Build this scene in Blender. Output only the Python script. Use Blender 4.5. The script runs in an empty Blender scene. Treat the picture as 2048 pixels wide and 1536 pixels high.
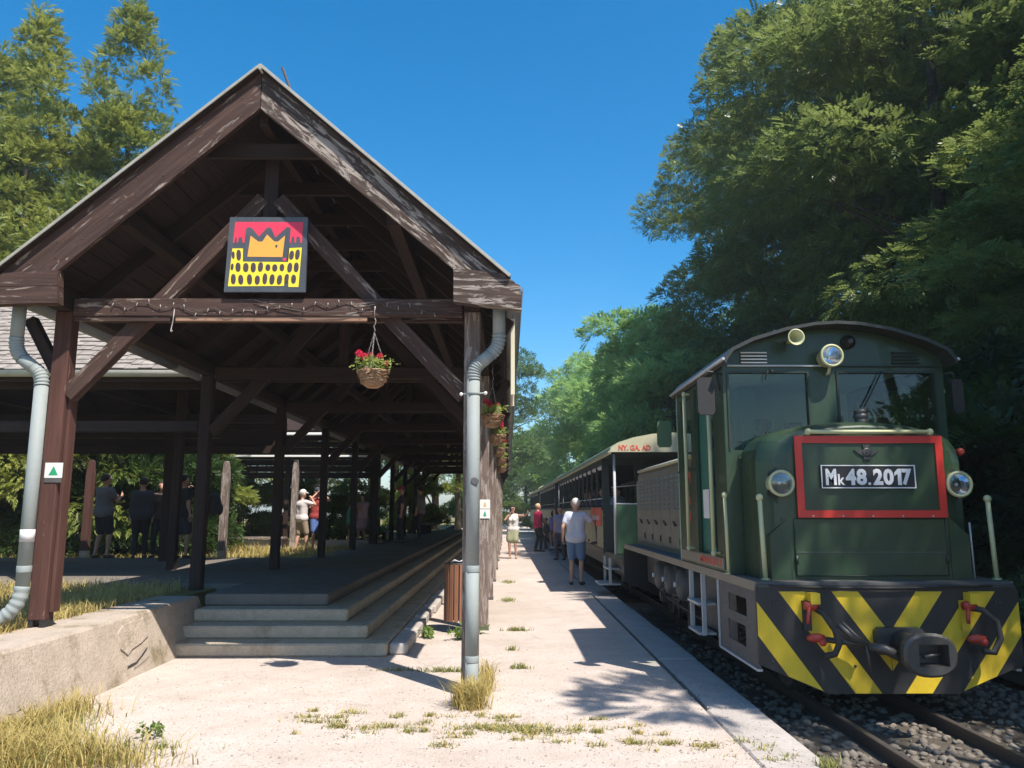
import bpy, bmesh, math, random
import numpy as np
from mathutils import Vector, Matrix, Quaternion, Euler

R = math.radians
random.seed(7)
rng = np.random.default_rng(11)
SC = bpy.context.scene
COL = SC.collection

# ------------------------------------------------------------------ camera, light, exposure
cam_d = bpy.data.cameras.new("camera")
cam_d.sensor_width = 36.0
cam_d.lens = 36.0 * 1580.0 / 2048.0
cam_d.clip_end = 2000
cam = bpy.data.objects.new("camera", cam_d)
COL.objects.link(cam)
cam.location = (0, 0, 1.5)
cam.rotation_euler = (R(90 + 9.062), 0, R(-0.322))
SC.camera = cam

SUN_DIR = Vector((0.385, -0.50, 1.0)).normalized()       # towards the sun
wd = bpy.data.worlds.new("World")
SC.world = wd
wd.use_nodes = True
nt = wd.node_tree
nt.nodes.clear()
wo = nt.nodes.new("ShaderNodeOutputWorld")
bg = nt.nodes.new("ShaderNodeBackground")
sky = nt.nodes.new("ShaderNodeTexSky")
sky.sky_type = 'NISHITA'
sky.sun_disc = False
sky.sun_elevation = math.asin(SUN_DIR.z)
sky.sun_rotation = math.atan2(SUN_DIR.x, SUN_DIR.y)
sky.altitude = 300
sky.air_density = 1.0
sky.dust_density = 1.5
sky.ozone_density = 4.0
bg.inputs[1].default_value = 0.13
hs = nt.nodes.new("ShaderNodeHueSaturation")
hs.inputs['Hue'].default_value = 0.491
hs.inputs['Saturation'].default_value = 1.42
nt.links.new(sky.outputs[0], hs.inputs['Color'])
nt.links.new(hs.outputs[0], bg.inputs[0])
nt.links.new(bg.outputs[0], wo.inputs[0])

sun_d = bpy.data.lights.new("sun", 'SUN')
sun_d.energy = 4.8
sun_d.angle = R(0.53)
sun_d.color = (1.0, 0.93, 0.84)
sun = bpy.data.objects.new("sun", sun_d)
COL.objects.link(sun)
sun.rotation_euler = (-SUN_DIR).to_track_quat('-Z', 'Y').to_euler()
sun.location = (20, -20, 40)

SC.view_settings.view_transform = 'Standard'
SC.view_settings.look = 'None'
SC.view_settings.exposure = 0.72
SC.view_settings.gamma = 1.0
SC.view_settings.use_curve_mapping = False
SC.cycles.max_bounces = 7
SC.cycles.transparent_max_bounces = 8
SC.cycles.sample_clamp_indirect = 6.0

# ------------------------------------------------------------------ node materials
class NT:
    def __init__(s, name):
        s.m = bpy.data.materials.new(name)
        s.m.use_nodes = True
        s.t = s.m.node_tree
        s.t.nodes.clear()
        s.out = s.n("ShaderNodeOutputMaterial")
    def n(s, typ, **kw):
        nd = s.t.nodes.new(typ)
        for k, v in kw.items():
            setattr(nd, k, v)
        return nd
    def l(s, a, b):
        s.t.links.new(a, b)
    def val(s, sock, v):
        if hasattr(v, "is_linked") or hasattr(v, "links"):
            s.l(v, sock)
        else:
            if isinstance(v, (tuple, list)) and len(v) == 3 and sock.type == 'RGBA':
                v = (*v, 1)
            sock.default_value = v
    def coord(s, kind="Object", scale=(1, 1, 1), rnd=0.0):
        tc = s.n("ShaderNodeTexCoord")
        mp = s.n("ShaderNodeMapping")
        mp.inputs["Scale"].default_value = scale
        s.l(tc.outputs[kind], mp.inputs[0])
        if rnd:
            oi = s.n("ShaderNodeObjectInfo")
            mu = s.n("ShaderNodeMath", operation='MULTIPLY')
            mu.inputs[1].default_value = rnd
            s.l(oi.outputs["Random"], mu.inputs[0])
            s.l(mu.outputs[0], mp.inputs["Location"])
        return mp.outputs[0]
    def noise(s, vec, scale, detail=4, rough=0.55, dist=0.0):
        nd = s.n("ShaderNodeTexNoise")
        nd.inputs["Scale"].default_value = scale
        nd.inputs["Detail"].default_value = detail
        nd.inputs["Roughness"].default_value = rough
        nd.inputs["Distortion"].default_value = dist
        s.l(vec, nd.inputs["Vector"])
        return nd.outputs[0]
    def ramp(s, fac, stops):
        nd = s.n("ShaderNodeValToRGB")
        el = nd.color_ramp.elements
        while len(el) < len(stops):
            el.new(0.5)
        for e, (p, c) in zip(el, stops):
            e.position = p
            e.color = (*c, 1) if isinstance(c, (tuple, list)) else (c, c, c, 1)
        s.l(fac, nd.inputs[0])
        return nd.outputs[0]
    def mix(s, fac, a, b, blend='MIX'):
        nd = s.n("ShaderNodeMix", data_type='RGBA', blend_type=blend)
        s.val(nd.inputs[0], fac)
        s.val(nd.inputs[6], a)
        s.val(nd.inputs[7], b)
        return nd.outputs[2]
    def math(s, op, a, b=0.0):
        nd = s.n("ShaderNodeMath", operation=op)
        s.val(nd.inputs[0], a)
        s.val(nd.inputs[1], b)
        return nd.outputs[0]
    def bump(s, h, strength=0.3, dist=0.01):
        nd = s.n("ShaderNodeBump")
        nd.inputs["Strength"].default_value = strength
        nd.inputs["Distance"].default_value = dist
        s.l(h, nd.inputs["Height"])
        return nd.outputs[0]
    def pbr(s, color, rough=0.7, metal=0.0, normal=None, spec=0.5, coat=0.0):
        p = s.n("ShaderNodeBsdfPrincipled")
        s.val(p.inputs["Base Color"], color)
        s.val(p.inputs["Roughness"], rough)
        p.inputs["Metallic"].default_value = metal
        p.inputs["Specular IOR Level"].default_value = spec
        p.inputs["Coat Weight"].default_value = coat
        if normal is not None:
            s.l(normal, p.inputs["Normal"])
        return p.outputs[0]
    def done(s, sh):
        s.l(sh, s.out.inputs[0])
        return s.m

def m_wood(name, dark, mid, pale, peel, rough=0.8):
    """stained timber: grain along local X; peel = share of silvered, bare wood"""
    k = NT(name)
    v = k.coord(scale=(1.2, 22, 22), rnd=60)
    g = k.noise(v, 1.6, 6, 0.65, 0.6)
    v2 = k.coord(scale=(1.0, 5, 5), rnd=90)
    big = k.noise(v2, 1.1, 5, 0.6, 0.3)
    base = k.mix(k.ramp(g, [(0.32, 0.0), (0.68, 1.0)]), dark, mid)
    base = k.mix(k.ramp(big, [(0.35, 0.0), (0.8, 0.55)]), base, tuple(c * 0.55 for c in dark))
    pn = k.noise(k.coord(scale=(1.6, 9, 9), rnd=120), 1.5, 7, 0.72, 1.2)
    pk = k.math('ADD', k.math('MULTIPLY', pn, 0.80), k.math('MULTIPLY', g, 0.30))
    mask = k.ramp(pk, [(max(0.0, 0.74 - peel), 0.0), (max(0.02, 0.79 - peel), 1.0)])
    fine = k.noise(k.coord(scale=(2, 70, 70), rnd=30), 2.0, 4, 0.7)
    palec = k.mix(k.ramp(fine, [(0.3, 0.0), (0.7, 1.0)]), tuple(c * 0.45 for c in pale), pale)
    col = k.mix(mask, base, palec)
    b = k.bump(k.math('ADD', k.math('MULTIPLY', g, 0.7), k.math('MULTIPLY', fine, 0.5)), 0.55, 0.006)
    return k.done(k.pbr(col, rough, normal=b, spec=0.3))

def m_paint(name, color, rough=0.4, dirt=0.25, dirtc=(0.05, 0.045, 0.035), metal=0.0, scale=3.0, coat=0.0):
    k = NT(name)
    v = k.coord(rnd=20)
    n = k.noise(v, scale, 6, 0.65)
    n2 = k.noise(v, scale * 9, 3, 0.6)
    st = k.noise(k.coord(scale=(9, 9, 0.7), rnd=40), scale * .8, 6, 0.7)
    f = k.math('ADD', k.ramp(n, [(0.42, 0.0), (0.78, dirt)]), k.ramp(st, [(0.52, 0.0), (0.78, dirt * 0.9)]))
    col = k.mix(f, color, dirtc)
    col = k.mix(k.ramp(n2, [(0.45, 0.0), (0.9, dirt * 0.5)]), col, tuple(min(1, c * 1.5 + 0.02) for c in color))
    r = k.ramp(n2, [(0.2, rough * 0.8), (0.9, min(1, rough * 1.35))])
    return k.done(k.pbr(col, r, metal, normal=k.bump(n2, 0.06, 0.003), coat=coat))

def m_flat(name, color, rough=0.7, metal=0.0, var=0.15, scale=14):
    k = NT(name)
    n = k.noise(k.coord(rnd=15), scale, 4, 0.6)
    col = k.mix(k.ramp(n, [(0.3, 0.0), (0.75, 1.0)]), tuple(c * (1 - var) for c in color), tuple(min(1, c * (1 + var)) for c in color))
    return k.done(k.pbr(col, rough, metal, normal=k.bump(n, 0.08, 0.003)))

def m_concrete(name, base, dark, moss=0.0, bumpk=0.35, scale=1.0, speck=0.0, pebble=40):
    k = NT(name)
    v = k.coord()
    big = k.noise(v, 0.55 * scale, 6, 0.65)
    mid = k.noise(v, 5.0 * scale, 6, 0.7)
    fine = k.noise(v, pebble * scale, 3, 0.7)
    col = k.mix(k.ramp(big, [(0.3, 0.0), (0.72, 1.0)]), dark, base)
    col = k.mix(k.ramp(mid, [(0.35, 0.35), (0.6, 0.0)]), col, tuple(c * 0.6 for c in dark))
    col = k.mix(k.ramp(fine, [(0.35, 0.30), (0.62, 0.0)]), col, tuple(c * 0.55 for c in base))
    if speck:
        vo = k.n("ShaderNodeTexVoronoi")
        vo.inputs["Scale"].default_value = 55
        k.l(v, vo.inputs["Vector"])
        col = k.mix(k.ramp(vo.outputs["Distance"], [(0.18, speck), (0.42, 0.0)]), col, (0.72, 0.66, 0.6))
    if moss:
        mm = k.noise(v, 2.3, 6, 0.75)
        col = k.mix(k.ramp(mm, [(0.52, 0.0), (0.70, moss)]), col, (0.13, 0.105, 0.04))
    h = k.math('ADD', k.math('MULTIPLY', mid, 0.8), k.math('MULTIPLY', fine, 0.5))
    return k.done(k.pbr(col, 0.9, normal=k.bump(h, bumpk, 0.02), spec=0.2))

def m_leaf(name, c1, c2, trans=0.35, rough=0.5, tc=None):
    k = NT(name)
    at = k.n("ShaderNodeAttribute")
    at.attribute_name = "tint"
    oi = k.n("ShaderNodeObjectInfo")
    f = k.math('ADD', at.outputs["Fac"], k.math('MULTIPLY', k.math('SUBTRACT', oi.outputs["Random"], 0.5), 0.25))
    col = k.mix(f, c1, c2)
    p = k.pbr(col, rough, spec=0.35)
    tr = k.n("ShaderNodeBsdfTranslucent")
    tcol = k.mix(0.5, col, tc or tuple(min(1, c * 1.6) for c in c2))
    k.l(tcol, tr.inputs[0])
    mx = k.n("ShaderNodeMixShader")
    mx.inputs[0].default_value = trans
    k.l(p, mx.inputs[1])
    k.l(tr.outputs[0], mx.inputs[2])
    return k.done(mx.outputs[0])

def m_glass(name, tint=(0.9, 0.95, 0.95), refl=0.10):
    k = NT(name)
    tr = k.n("ShaderNodeBsdfTransparent")
    tr.inputs[0].default_value = (*tint, 1)
    gl = k.n("ShaderNodeBsdfGlossy")
    gl.inputs["Roughness"].default_value = 0.03
    lw = k.n("ShaderNodeLayerWeight")
    lw.inputs[0].default_value = 0.35
    f = k.math('ADD', k.math('MULTIPLY', lw.outputs["Facing"], 0.12), refl)
    mx = k.n("ShaderNodeMixShader")
    k.l(f, mx.inputs[0])
    k.l(tr.outputs[0], mx.inputs[1])
    k.l(gl.outputs[0], mx.inputs[2])
    return k.done(mx.outputs[0])

M = {}
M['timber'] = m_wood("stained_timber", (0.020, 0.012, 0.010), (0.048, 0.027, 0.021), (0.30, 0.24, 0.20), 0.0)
M['timber_worn'] = m_wood("worn_timber", (0.040, 0.022, 0.018), (0.095, 0.052, 0.040), (0.36, 0.29, 0.24), 0.125)
M['timber_silver'] = m_wood("silvered_timber", (0.04, 0.026, 0.022), (0.105, 0.07, 0.055), (0.42, 0.36, 0.31), 0.185)
M['post_red'] = m_wood("red_brown_post_timber", (0.066, 0.030, 0.023), (0.125, 0.056, 0.043), (0.36, 0.25, 0.2), 0.06)
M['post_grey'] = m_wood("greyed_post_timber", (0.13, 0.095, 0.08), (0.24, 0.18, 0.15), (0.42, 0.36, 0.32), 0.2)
M['bin_wood'] = m_wood("bin_slat_timber", (0.20, 0.085, 0.045), (0.34, 0.155, 0.085), (0.42, 0.26, 0.18), 0.02)
M['fresh_cut'] = m_wood("bare_plank", (0.26, 0.15, 0.10), (0.40, 0.24, 0.16), (0.5, 0.4, 0.3), 0.05)
M['flashing'] = m_flat("flashing_sheet", (0.36, 0.34, 0.28), 0.5, 0.2)
M['zinc'] = m_paint("grey_pipe_paint", (0.25, 0.28, 0.275), 0.7, 0.45, (0.25, 0.25, 0.22))
M['zinc_dark'] = m_paint("old_gutter_zinc", (0.20, 0.21, 0.22), 0.5, 0.3)
M['pale_gutter'] = m_paint("pale_gutter", (0.50, 0.50, 0.45), 0.5, 0.4, (0.25, 0.25, 0.12))
M['shingle'] = m_flat("weathered_shingle", (0.27, 0.235, 0.205), 0.9, 0, 0.35, 7)
def m_platform():
    k = NT("platform_gravel")
    v = k.coord()
    big = k.noise(v, 0.45, 7, 0.7, 0.4)
    mid = k.noise(v, 2.6, 7, 0.75, 0.3)
    fine = k.noise(v, 60, 3, 0.75)
    col = k.mix(k.ramp(big, [(0.32, 0.0), (0.66, 1.0)]), (0.45, 0.375, 0.32), (0.585, 0.505, 0.455))
    col = k.mix(k.ramp(mid, [(0.50, 0.0), (0.66, 0.45)]), col, (0.36, 0.30, 0.245))
    col = k.mix(k.ramp(mid, [(0.30, 0.5), (0.44, 0.0)]), col, (0.70, 0.62, 0.57))
    col = k.mix(k.ramp(fine, [(0.34, 0.45), (0.60, 0.0)]), col, (0.27, 0.22, 0.18))
    vo = k.n("ShaderNodeTexVoronoi")
    vo.inputs["Scale"].default_value = 42
    k.l(v, vo.inputs["Vector"])
    rndc = k.n("ShaderNodeSeparateColor")
    k.l(vo.outputs["Color"], rndc.inputs[0])
    peb = k.math('MULTIPLY', k.ramp(vo.outputs["Distance"], [(0.16, 1.0), (0.40, 0.0)]), k.ramp(rndc.outputs[0], [(0.55, 0.0), (0.75, 0.7)]))
    col = k.mix(peb, col, k.mix(rndc.outputs[1], (0.26, 0.22, 0.19), (0.74, 0.69, 0.64)))
    ck = k.n("ShaderNodeTexVoronoi", feature='DISTANCE_TO_EDGE')
    ck.inputs["Scale"].default_value = 0.55
    wv = k.n("ShaderNodeVectorMath", operation='ADD')
    nz = k.n("ShaderNodeTexNoise")
    nz.inputs["Scale"].default_value = 3.0
    nz.inputs["Detail"].default_value = 5
    k.l(v, nz.inputs["Vector"])
    k.l(v, wv.inputs[0])
    sc = k.n("ShaderNodeVectorMath", operation='SCALE')
    sc.inputs[3].default_value = 0.35
    k.l(nz.outputs["Color"], sc.inputs[0])
    k.l(sc.outputs[0], wv.inputs[1])
    k.l(wv.outputs[0], ck.inputs["Vector"])
    crk = k.math('MULTIPLY', k.ramp(ck.outputs["Distance"], [(0.0, 0.5), (0.007, 0.0)]), k.ramp(big, [(0.45, 0.0), (0.6, 1.0)]))
    col = k.mix(crk, col, (0.20, 0.17, 0.13))
    h = k.math('ADD', k.math('MULTIPLY', peb, 0.8), k.math('MULTIPLY', fine, 0.6))
    h = k.math('SUBTRACT', h, crk)
    return k.done(k.pbr(col, 0.92, normal=k.bump(h, 0.55, 0.015), spec=0.15))
M['platform'] = m_platform()
M['edge'] = m_concrete("platform_edge_concrete", (0.50, 0.455, 0.42), (0.39, 0.35, 0.32), 0, 0.3)
M['concrete'] = m_concrete("old_wall_concrete", (0.54, 0.455, 0.38), (0.38, 0.315, 0.25), 0.85, 0.7)
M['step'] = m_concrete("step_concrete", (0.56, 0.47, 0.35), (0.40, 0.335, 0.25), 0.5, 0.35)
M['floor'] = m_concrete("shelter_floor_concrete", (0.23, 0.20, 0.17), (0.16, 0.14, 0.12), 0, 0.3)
M['soil'] = m_concrete("forest_soil", (0.11, 0.085, 0.055), (0.055, 0.045, 0.03), 0.5, 0.9)
M['meadow'] = m_concrete("dry_meadow", (0.30, 0.25, 0.10), (0.16, 0.15, 0.055), 0.2, 0.9)
M['ballast'] = m_concrete("ballast", (0.13, 0.11, 0.088), (0.06, 0.052, 0.042), 0, 1.0)
M['grit'] = m_flat("gravel_grit", (0.42, 0.36, 0.31), 0.9, 0, 0.45, 11)
M['stone'] = m_flat("ballast_stone", (0.165, 0.14, 0.112), 0.9, 0, 0.35, 9)
M['rail'] = m_paint("rusty_rail", (0.09, 0.062, 0.048), 0.55, 0.4, (0.05, 0.03, 0.02), 0.3)
M['rail_top'] = m_flat("rail_running_face", (0.28, 0.25, 0.23), 0.35, 0.8)
M['sleeper'] = m_wood("sleeper_timber", (0.035, 0.026, 0.02), (0.08, 0.06, 0.045), (0.25, 0.2, 0.17), 0.05)
M['green'] = m_paint("loco_green", (0.015, 0.040, 0.015), 0.42, 0.55, (0.040, 0.052, 0.032), coat=0.15)
M['green_dark'] = m_paint("loco_dark_green", (0.012, 0.024, 0.015), 0.45, 0.3)
M['cab_in'] = m_paint("cab_interior_green", (0.30, 0.48, 0.34), 0.5, 0.15)
M['teal'] = m_paint("teal_door_paint", (0.035, 0.15, 0.11), 0.45, 0.2)
M['roofdark'] = m_paint("loco_roof_paint", (0.022, 0.026, 0.024), 0.5, 0.3)
M['hoodgrey'] = m_paint("bonnet_grey_paint", (0.17, 0.16, 0.125), 0.4, 0.45, (0.07, 0.06, 0.05))
M['frame'] = m_paint("underframe_grey", (0.085, 0.085, 0.085), 0.6, 0.4)
M['black'] = m_paint("black_paint", (0.016, 0.016, 0.017), 0.5, 0.25, (0.05, 0.045, 0.04))
M['yellow'] = m_paint("warning_yellow", (0.62, 0.44, 0.018), 0.5, 0.35, (0.30, 0.18, 0.03))
M['redtap'] = m_paint("tap_red_paint", (0.36, 0.030, 0.018), 0.5, 0.6, (0.10, 0.03, 0.02), scale=14)
M['red'] = m_paint("red_paint", (0.56, 0.035, 0.022), 0.4, 0.2, (0.25, 0.03, 0.02))
M['redtext'] = m_flat("red_lettering", (0.60, 0.09, 0.05), 0.6)
M['cream'] = m_paint("cream_green_rail_paint", (0.44, 0.45, 0.25), 0.45, 0.25, (0.22, 0.21, 0.12))
M['white'] = m_flat("white_paint", (0.74, 0.73, 0.70), 0.5, 0, 0.05)
M['whitetext'] = m_flat("white_lettering", (0.70, 0.70, 0.70), 0.5, 0, 0.04)
M['steel'] = m_paint("worn_steel", (0.065, 0.064, 0.062), 0.45, 0.5, (0.03, 0.027, 0.024), 0.4)
M['chrome'] = m_flat("reflector", (0.75, 0.77, 0.8), 0.12, 1.0, 0.03)
M['rubber'] = m_flat("rubber", (0.018, 0.018, 0.018), 0.7)
M['glass'] = m_glass("window_glass", (0.93, 0.97, 0.95), 0.025)
M['lens'] = m_glass("lamp_glass", (0.9, 0.95, 1.0), 0.16)
M['coachgreen'] = m_paint("coach_green", (0.055, 0.125, 0.062), 0.45, 0.25)
M['coachroof'] = m_paint("coach_roof_green", (0.27, 0.34, 0.20), 0.5, 0.35, (0.12, 0.13, 0.07))
M['coachcream'] = m_paint("coach_cream", (0.47, 0.44, 0.29), 0.5, 0.3, (0.2, 0.2, 0.1))
M['coachboard'] = m_paint("coach_board_paint", (0.33, 0.30, 0.18), 0.55, 0.4, (0.2, 0.17, 0.09))
M['coachdark'] = m_paint("coach_dark_green", (0.022, 0.036, 0.032), 0.5, 0.2)
M['silver'] = m_paint("silver_trim", (0.45, 0.46, 0.46), 0.4, 0.2)
M['banner'] = m_flat("red_banner_cloth", (0.62, 0.11, 0.05), 0.7)
M['cloth_white'] = m_flat("white_cloth", (0.62, 0.6, 0.6), 0.9)
M['board_beige'] = m_flat("beige_board", (0.62, 0.58, 0.44), 0.6, 0, 0.05)
M['signblack'] = m_paint("sign_dark_paint", (0.055, 0.062, 0.072), 0.45, 0.3, (0.16, 0.16, 0.17))
M['signred'] = m_paint("sign_red_paint", (0.66, 0.035, 0.085), 0.5, 0.12, (0.5, 0.1, 0.12))
M['signorange'] = m_paint("sign_orange_paint", (0.80, 0.36, 0.055), 0.5, 0.1, (0.6, 0.3, 0.1))
M['signyellow'] = m_paint("sign_yellow_paint", (0.80, 0.64, 0.035), 0.5, 0.1, (0.6, 0.5, 0.1))
M['signbrown'] = m_paint("sign_brown_paint", (0.055, 0.035, 0.045), 0.55, 0.3, (0.12, 0.08, 0.08))
M['signgreen'] = m_flat("marker_green", (0.02, 0.30, 0.14), 0.6)
M['signgold'] = m_flat("marker_gold", (0.62, 0.44, 0.16), 0.6)
M['wicker'] = m_wood("wicker", (0.20, 0.11, 0.055), (0.42, 0.27, 0.16), (0.55, 0.45, 0.36), 0.12)
M['chain'] = m_flat("chain_metal", (0.30, 0.27, 0.25), 0.5, 0.3)
M['wire'] = m_flat("thin_wire", (0.07, 0.058, 0.05), 0.6)
M['petal'] = m_leaf("geranium_petal", (0.60, 0.015, 0.05), (0.72, 0.06, 0.14), 0.25, 0.5, (0.9, 0.1, 0.15))
M['flowerleaf'] = m_leaf("geranium_leaf", (0.16, 0.22, 0.04), (0.36, 0.42, 0.12), 0.3)
M['bark'] = m_wood("tree_bark", (0.045, 0.036, 0.028), (0.11, 0.09, 0.07), (0.2, 0.18, 0.15), 0.05)
M['leaf_near'] = m_leaf("pinnate_leaf", (0.050, 0.090, 0.024), (0.22, 0.27, 0.075), 0.40, 0.34)
M['leaf_mid'] = m_leaf("broad_leaf", (0.06, 0.12, 0.05), (0.15, 0.25, 0.09), 0.38, 0.45)
M['leaf_pale'] = m_leaf("light_green_leaf", (0.14, 0.26, 0.075), (0.30, 0.45, 0.14), 0.45, 0.45)
M['leaf_conifer'] = m_leaf("cypress_spray", (0.06, 0.115, 0.022), (0.32, 0.34, 0.07), 0.36, 0.5)
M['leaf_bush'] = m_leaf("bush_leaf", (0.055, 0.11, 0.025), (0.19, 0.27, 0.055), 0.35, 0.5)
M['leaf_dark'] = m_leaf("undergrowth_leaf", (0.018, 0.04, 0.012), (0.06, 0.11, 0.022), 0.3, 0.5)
M['grass_dry'] = m_leaf("dry_grass", (0.33, 0.25, 0.075), (0.52, 0.43, 0.17), 0.35, 0.7)
M['grass_green'] = m_leaf("green_grass", (0.10, 0.13, 0.035), (0.34, 0.34, 0.11), 0.35, 0.6)
M['skin'] = m_flat("skin", (0.48, 0.27, 0.19), 0.55, 0, 0.06)
M['eye'] = m_flat("dark_eye", (0.02, 0.02, 0.02), 0.3)
_cl = {}
def cloth(c):
    if c not in _cl:
        _cl[c] = m_flat("cloth_dyed", c, 0.85, 0, 0.10, 30)
    return _cl[c]

# ------------------------------------------------------------------ mesh building
class MB:
    def __init__(s):
        s.v, s.f, s.mi, s.sm, s.mats = [], [], [], [], []
    def slot(s, m):
        if m not in s.mats:
            s.mats.append(m)
        return s.mats.index(m)
    def add(s, vs, fs, m, smooth=False, X=None):
        b = len(s.v)
        s.v += [tuple(X @ Vector(p)) for p in vs] if X is not None else [tuple(p) for p in vs]
        i = s.slot(m)
        for f in fs:
            s.f.append(tuple(b + k for k in f))
            s.mi.append(i)
            s.sm.append(smooth)
        return s
    def box(s, a, b, m, X=None):
        x0, y0, z0 = [min(p, q) for p, q in zip(a, b)]
        x1, y1, z1 = [max(p, q) for p, q in zip(a, b)]
        return s.add([(x0, y0, z0), (x1, y0, z0), (x1, y1, z0), (x0, y1, z0), (x0, y0, z1), (x1, y0, z1), (x1, y1, z1), (x0, y1, z1)],
                     [(3, 2, 1, 0), (4, 5, 6, 7), (0, 1, 5, 4), (1, 2, 6, 5), (2, 3, 7, 6), (3, 0, 4, 7)], m, X=X)
    def tube(s, pts, r, m, n=8, cap=True, smooth=True, rs=None):
        pts = [Vector(p) for p in pts]
        b = len(s.v)
        i = s.slot(m)
        prev = None
        for k, p in enumerate(pts):
            d = (pts[min(k + 1, len(pts) - 1)] - pts[max(k - 1, 0)])
            d = d.normalized() if d.length > 1e-9 else Vector((0, 0, 1))
            if prev is None:
                a = d.orthogonal().normalized()
            else:
                a = (prev - d * prev.dot(d))
                a = a.normalized() if a.length > 1e-6 else d.orthogonal().normalized()
            prev = a
            c = d.cross(a)
            rr = rs[k] if rs else r
            for j in range(n):
                t = 2 * math.pi * j / n
                s.v.append(tuple(p + (a * math.cos(t) + c * math.sin(t)) * rr))
        for k in range(len(pts) - 1):
            for j in range(n):
                j2 = (j + 1) % n
                s.f.append((b + k * n + j, b + k * n + j2, b + (k + 1) * n + j2, b + (k + 1) * n + j))
                s.mi.append(i); s.sm.append(smooth)
        if cap:
            s.f.append(tuple(b + j for j in reversed(range(n)))); s.mi.append(i); s.sm.append(False)
            e = b + (len(pts) - 1) * n
            s.f.append(tuple(e + j for j in range(n))); s.mi.append(i); s.sm.append(False)
        return s
    def lathe(s, prof, m, o=(0, 0, 0), axis='Z', n=16, smooth=True, cap=True):
        o = Vector(o)
        b = len(s.v)
        i = s.slot(m)
        for (r, h) in prof:
            for j in range(n):
                t = 2 * math.pi * j / n
                c, d = r * math.cos(t), r * math.sin(t)
                q = {'Z': (c, d, h), 'Y': (c, h, -d), 'X': (h, c, d)}[axis]
                s.v.append(tuple(o + Vector(q)))
        for k in range(len(prof) - 1):
            for j in range(n):
                j2 = (j + 1) % n
                s.f.append((b + k * n + j, b + k * n + j2, b + (k + 1) * n + j2, b + (k + 1) * n + j))
                s.mi.append(i); s.sm.append(smooth)
        if cap and prof[0][0] > 1e-6:
            s.f.append(tuple(b + j for j in reversed(range(n)))); s.mi.append(i); s.sm.append(False)
        if cap and prof[-1][0] > 1e-6:
            e = b + (len(prof) - 1) * n
            s.f.append(tuple(e + j for j in range(n))); s.mi.append(i); s.sm.append(False)
        return s
    def prism(s, poly, y0, y1, m, plane='XZ', X=None):
        """extrude a 2-D polygon; plane names the polygon's two axes"""
        n = len(poly)
        def P(p, t):
            return {'XZ': (p[0], t, p[1]), 'XY': (p[0], p[1], t), 'YZ': (t, p[0], p[1])}[plane]
        vs = [P(p, y0) for p in poly] + [P(p, y1) for p in poly]
        fs = [tuple(range(n)), tuple(reversed(range(n, 2 * n)))]
        for k in range(n):
            k2 = (k + 1) % n
            fs.append((k2, k, n + k, n + k2))
        return s.add(vs, fs, m, X=X)
    def sphere(s, c, r, m, nu=10, nv=6, sc=(1, 1, 1)):
        prof = [(max(1e-7, r * math.sin(math.pi * k / nv)), -r * math.cos(math.pi * k / nv)) for k in range(nv + 1)]
        b = len(s.v)
        s.lathe(prof, m, (0, 0, 0), 'Z', nu)
        for k in range(b, len(s.v)):
            p = s.v[k]
            s.v[k] = (c[0] + p[0] * sc[0], c[1] + p[1] * sc[1], c[2] + p[2] * sc[2])
        return s
    def mesh(s, name):
        me = bpy.data.meshes.new(name)
        me.from_pydata(s.v, [], s.f)
        for m in s.mats:
            me.materials.append(m)
        me.polygons.foreach_set("material_index", s.mi)
        me.polygons.foreach_set("use_smooth", s.sm)
        bm = bmesh.new()
        bm.from_mesh(me)
        bmesh.ops.recalc_face_normals(bm, faces=bm.faces)
        bm.to_mesh(me)
        bm.free()
        me.update()
        return me

W = {}            # object -> its world matrix while building
def link(name, data, parent=None, X=None):
    o = bpy.data.objects.new(name, data)
    COL.objects.link(o)
    X = X or Matrix.Identity(4)
    if parent is not None:
        o.parent = parent
        o.matrix_parent_inverse = W[parent].inverted()
    o.matrix_basis = X
    W[o] = X.copy()
    return o

def tag(o, label=None, cat=None, group=None, kind=None):
    if label: o['label'] = label
    if cat: o['category'] = cat
    if group: o['group'] = group
    if kind: o['kind'] = kind
    return o

def thing(name, label, cat, loc=(0, 0, 0), rz=0.0, group=None):
    o = link(name, None, None, Matrix.Translation(loc) @ Matrix.Rotation(rz, 4, 'Z'))
    o.empty_display_size = 0.2
    return tag(o, label, cat, group)

def part(name, mb, parent=None, X=None):
    return link(name, mb.mesh(name), parent, X)

def dup(root, loc, rz=0.0, scale=None, label=None, group=None):
    """a copy of a thing with copies of its parts and sub-parts"""
    r = root.copy()
    COL.objects.link(r)
    X = Matrix.Translation(loc) @ Matrix.Rotation(rz, 4, 'Z')
    if scale is not None:
        X = X @ Matrix.Diagonal((*(scale if isinstance(scale, (tuple, list)) else (scale,) * 3), 1))
    r.matrix_basis = X
    W[r] = X
    if label: r['label'] = label
    if group: r['group'] = group
    def rec(src, dst):
        for ch in list(src.children):
            if ch.get('category'):
                continue
            c = ch.copy()
            COL.objects.link(c)
            c.parent = dst
            rec(ch, c)
    rec(root, r)
    return r

_boxes = {}
def box_mesh(l, w, h, m, bev=0.006, name="beam"):
    key = (round(l, 3), round(w, 3), round(h, 3), m.name, bev, name)
    if key in _boxes:
        return _boxes[key]
    bm = bmesh.new()
    bmesh.ops.create_cube(bm, size=1.0)
    for v in bm.verts:
        v.co = Vector((v.co.x * l, v.co.y * w, v.co.z * h))
    if bev:
        bmesh.ops.bevel(bm, geom=list(bm.edges), offset=min(bev, 0.3 * min(l, w, h)), segments=1, affect='EDGES', profile=0.5)
    me = bpy.data.meshes.new(name)
    bm.to_mesh(me)
    bm.free()
    me.materials.append(m)
    _boxes[key] = me
    return me

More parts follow.
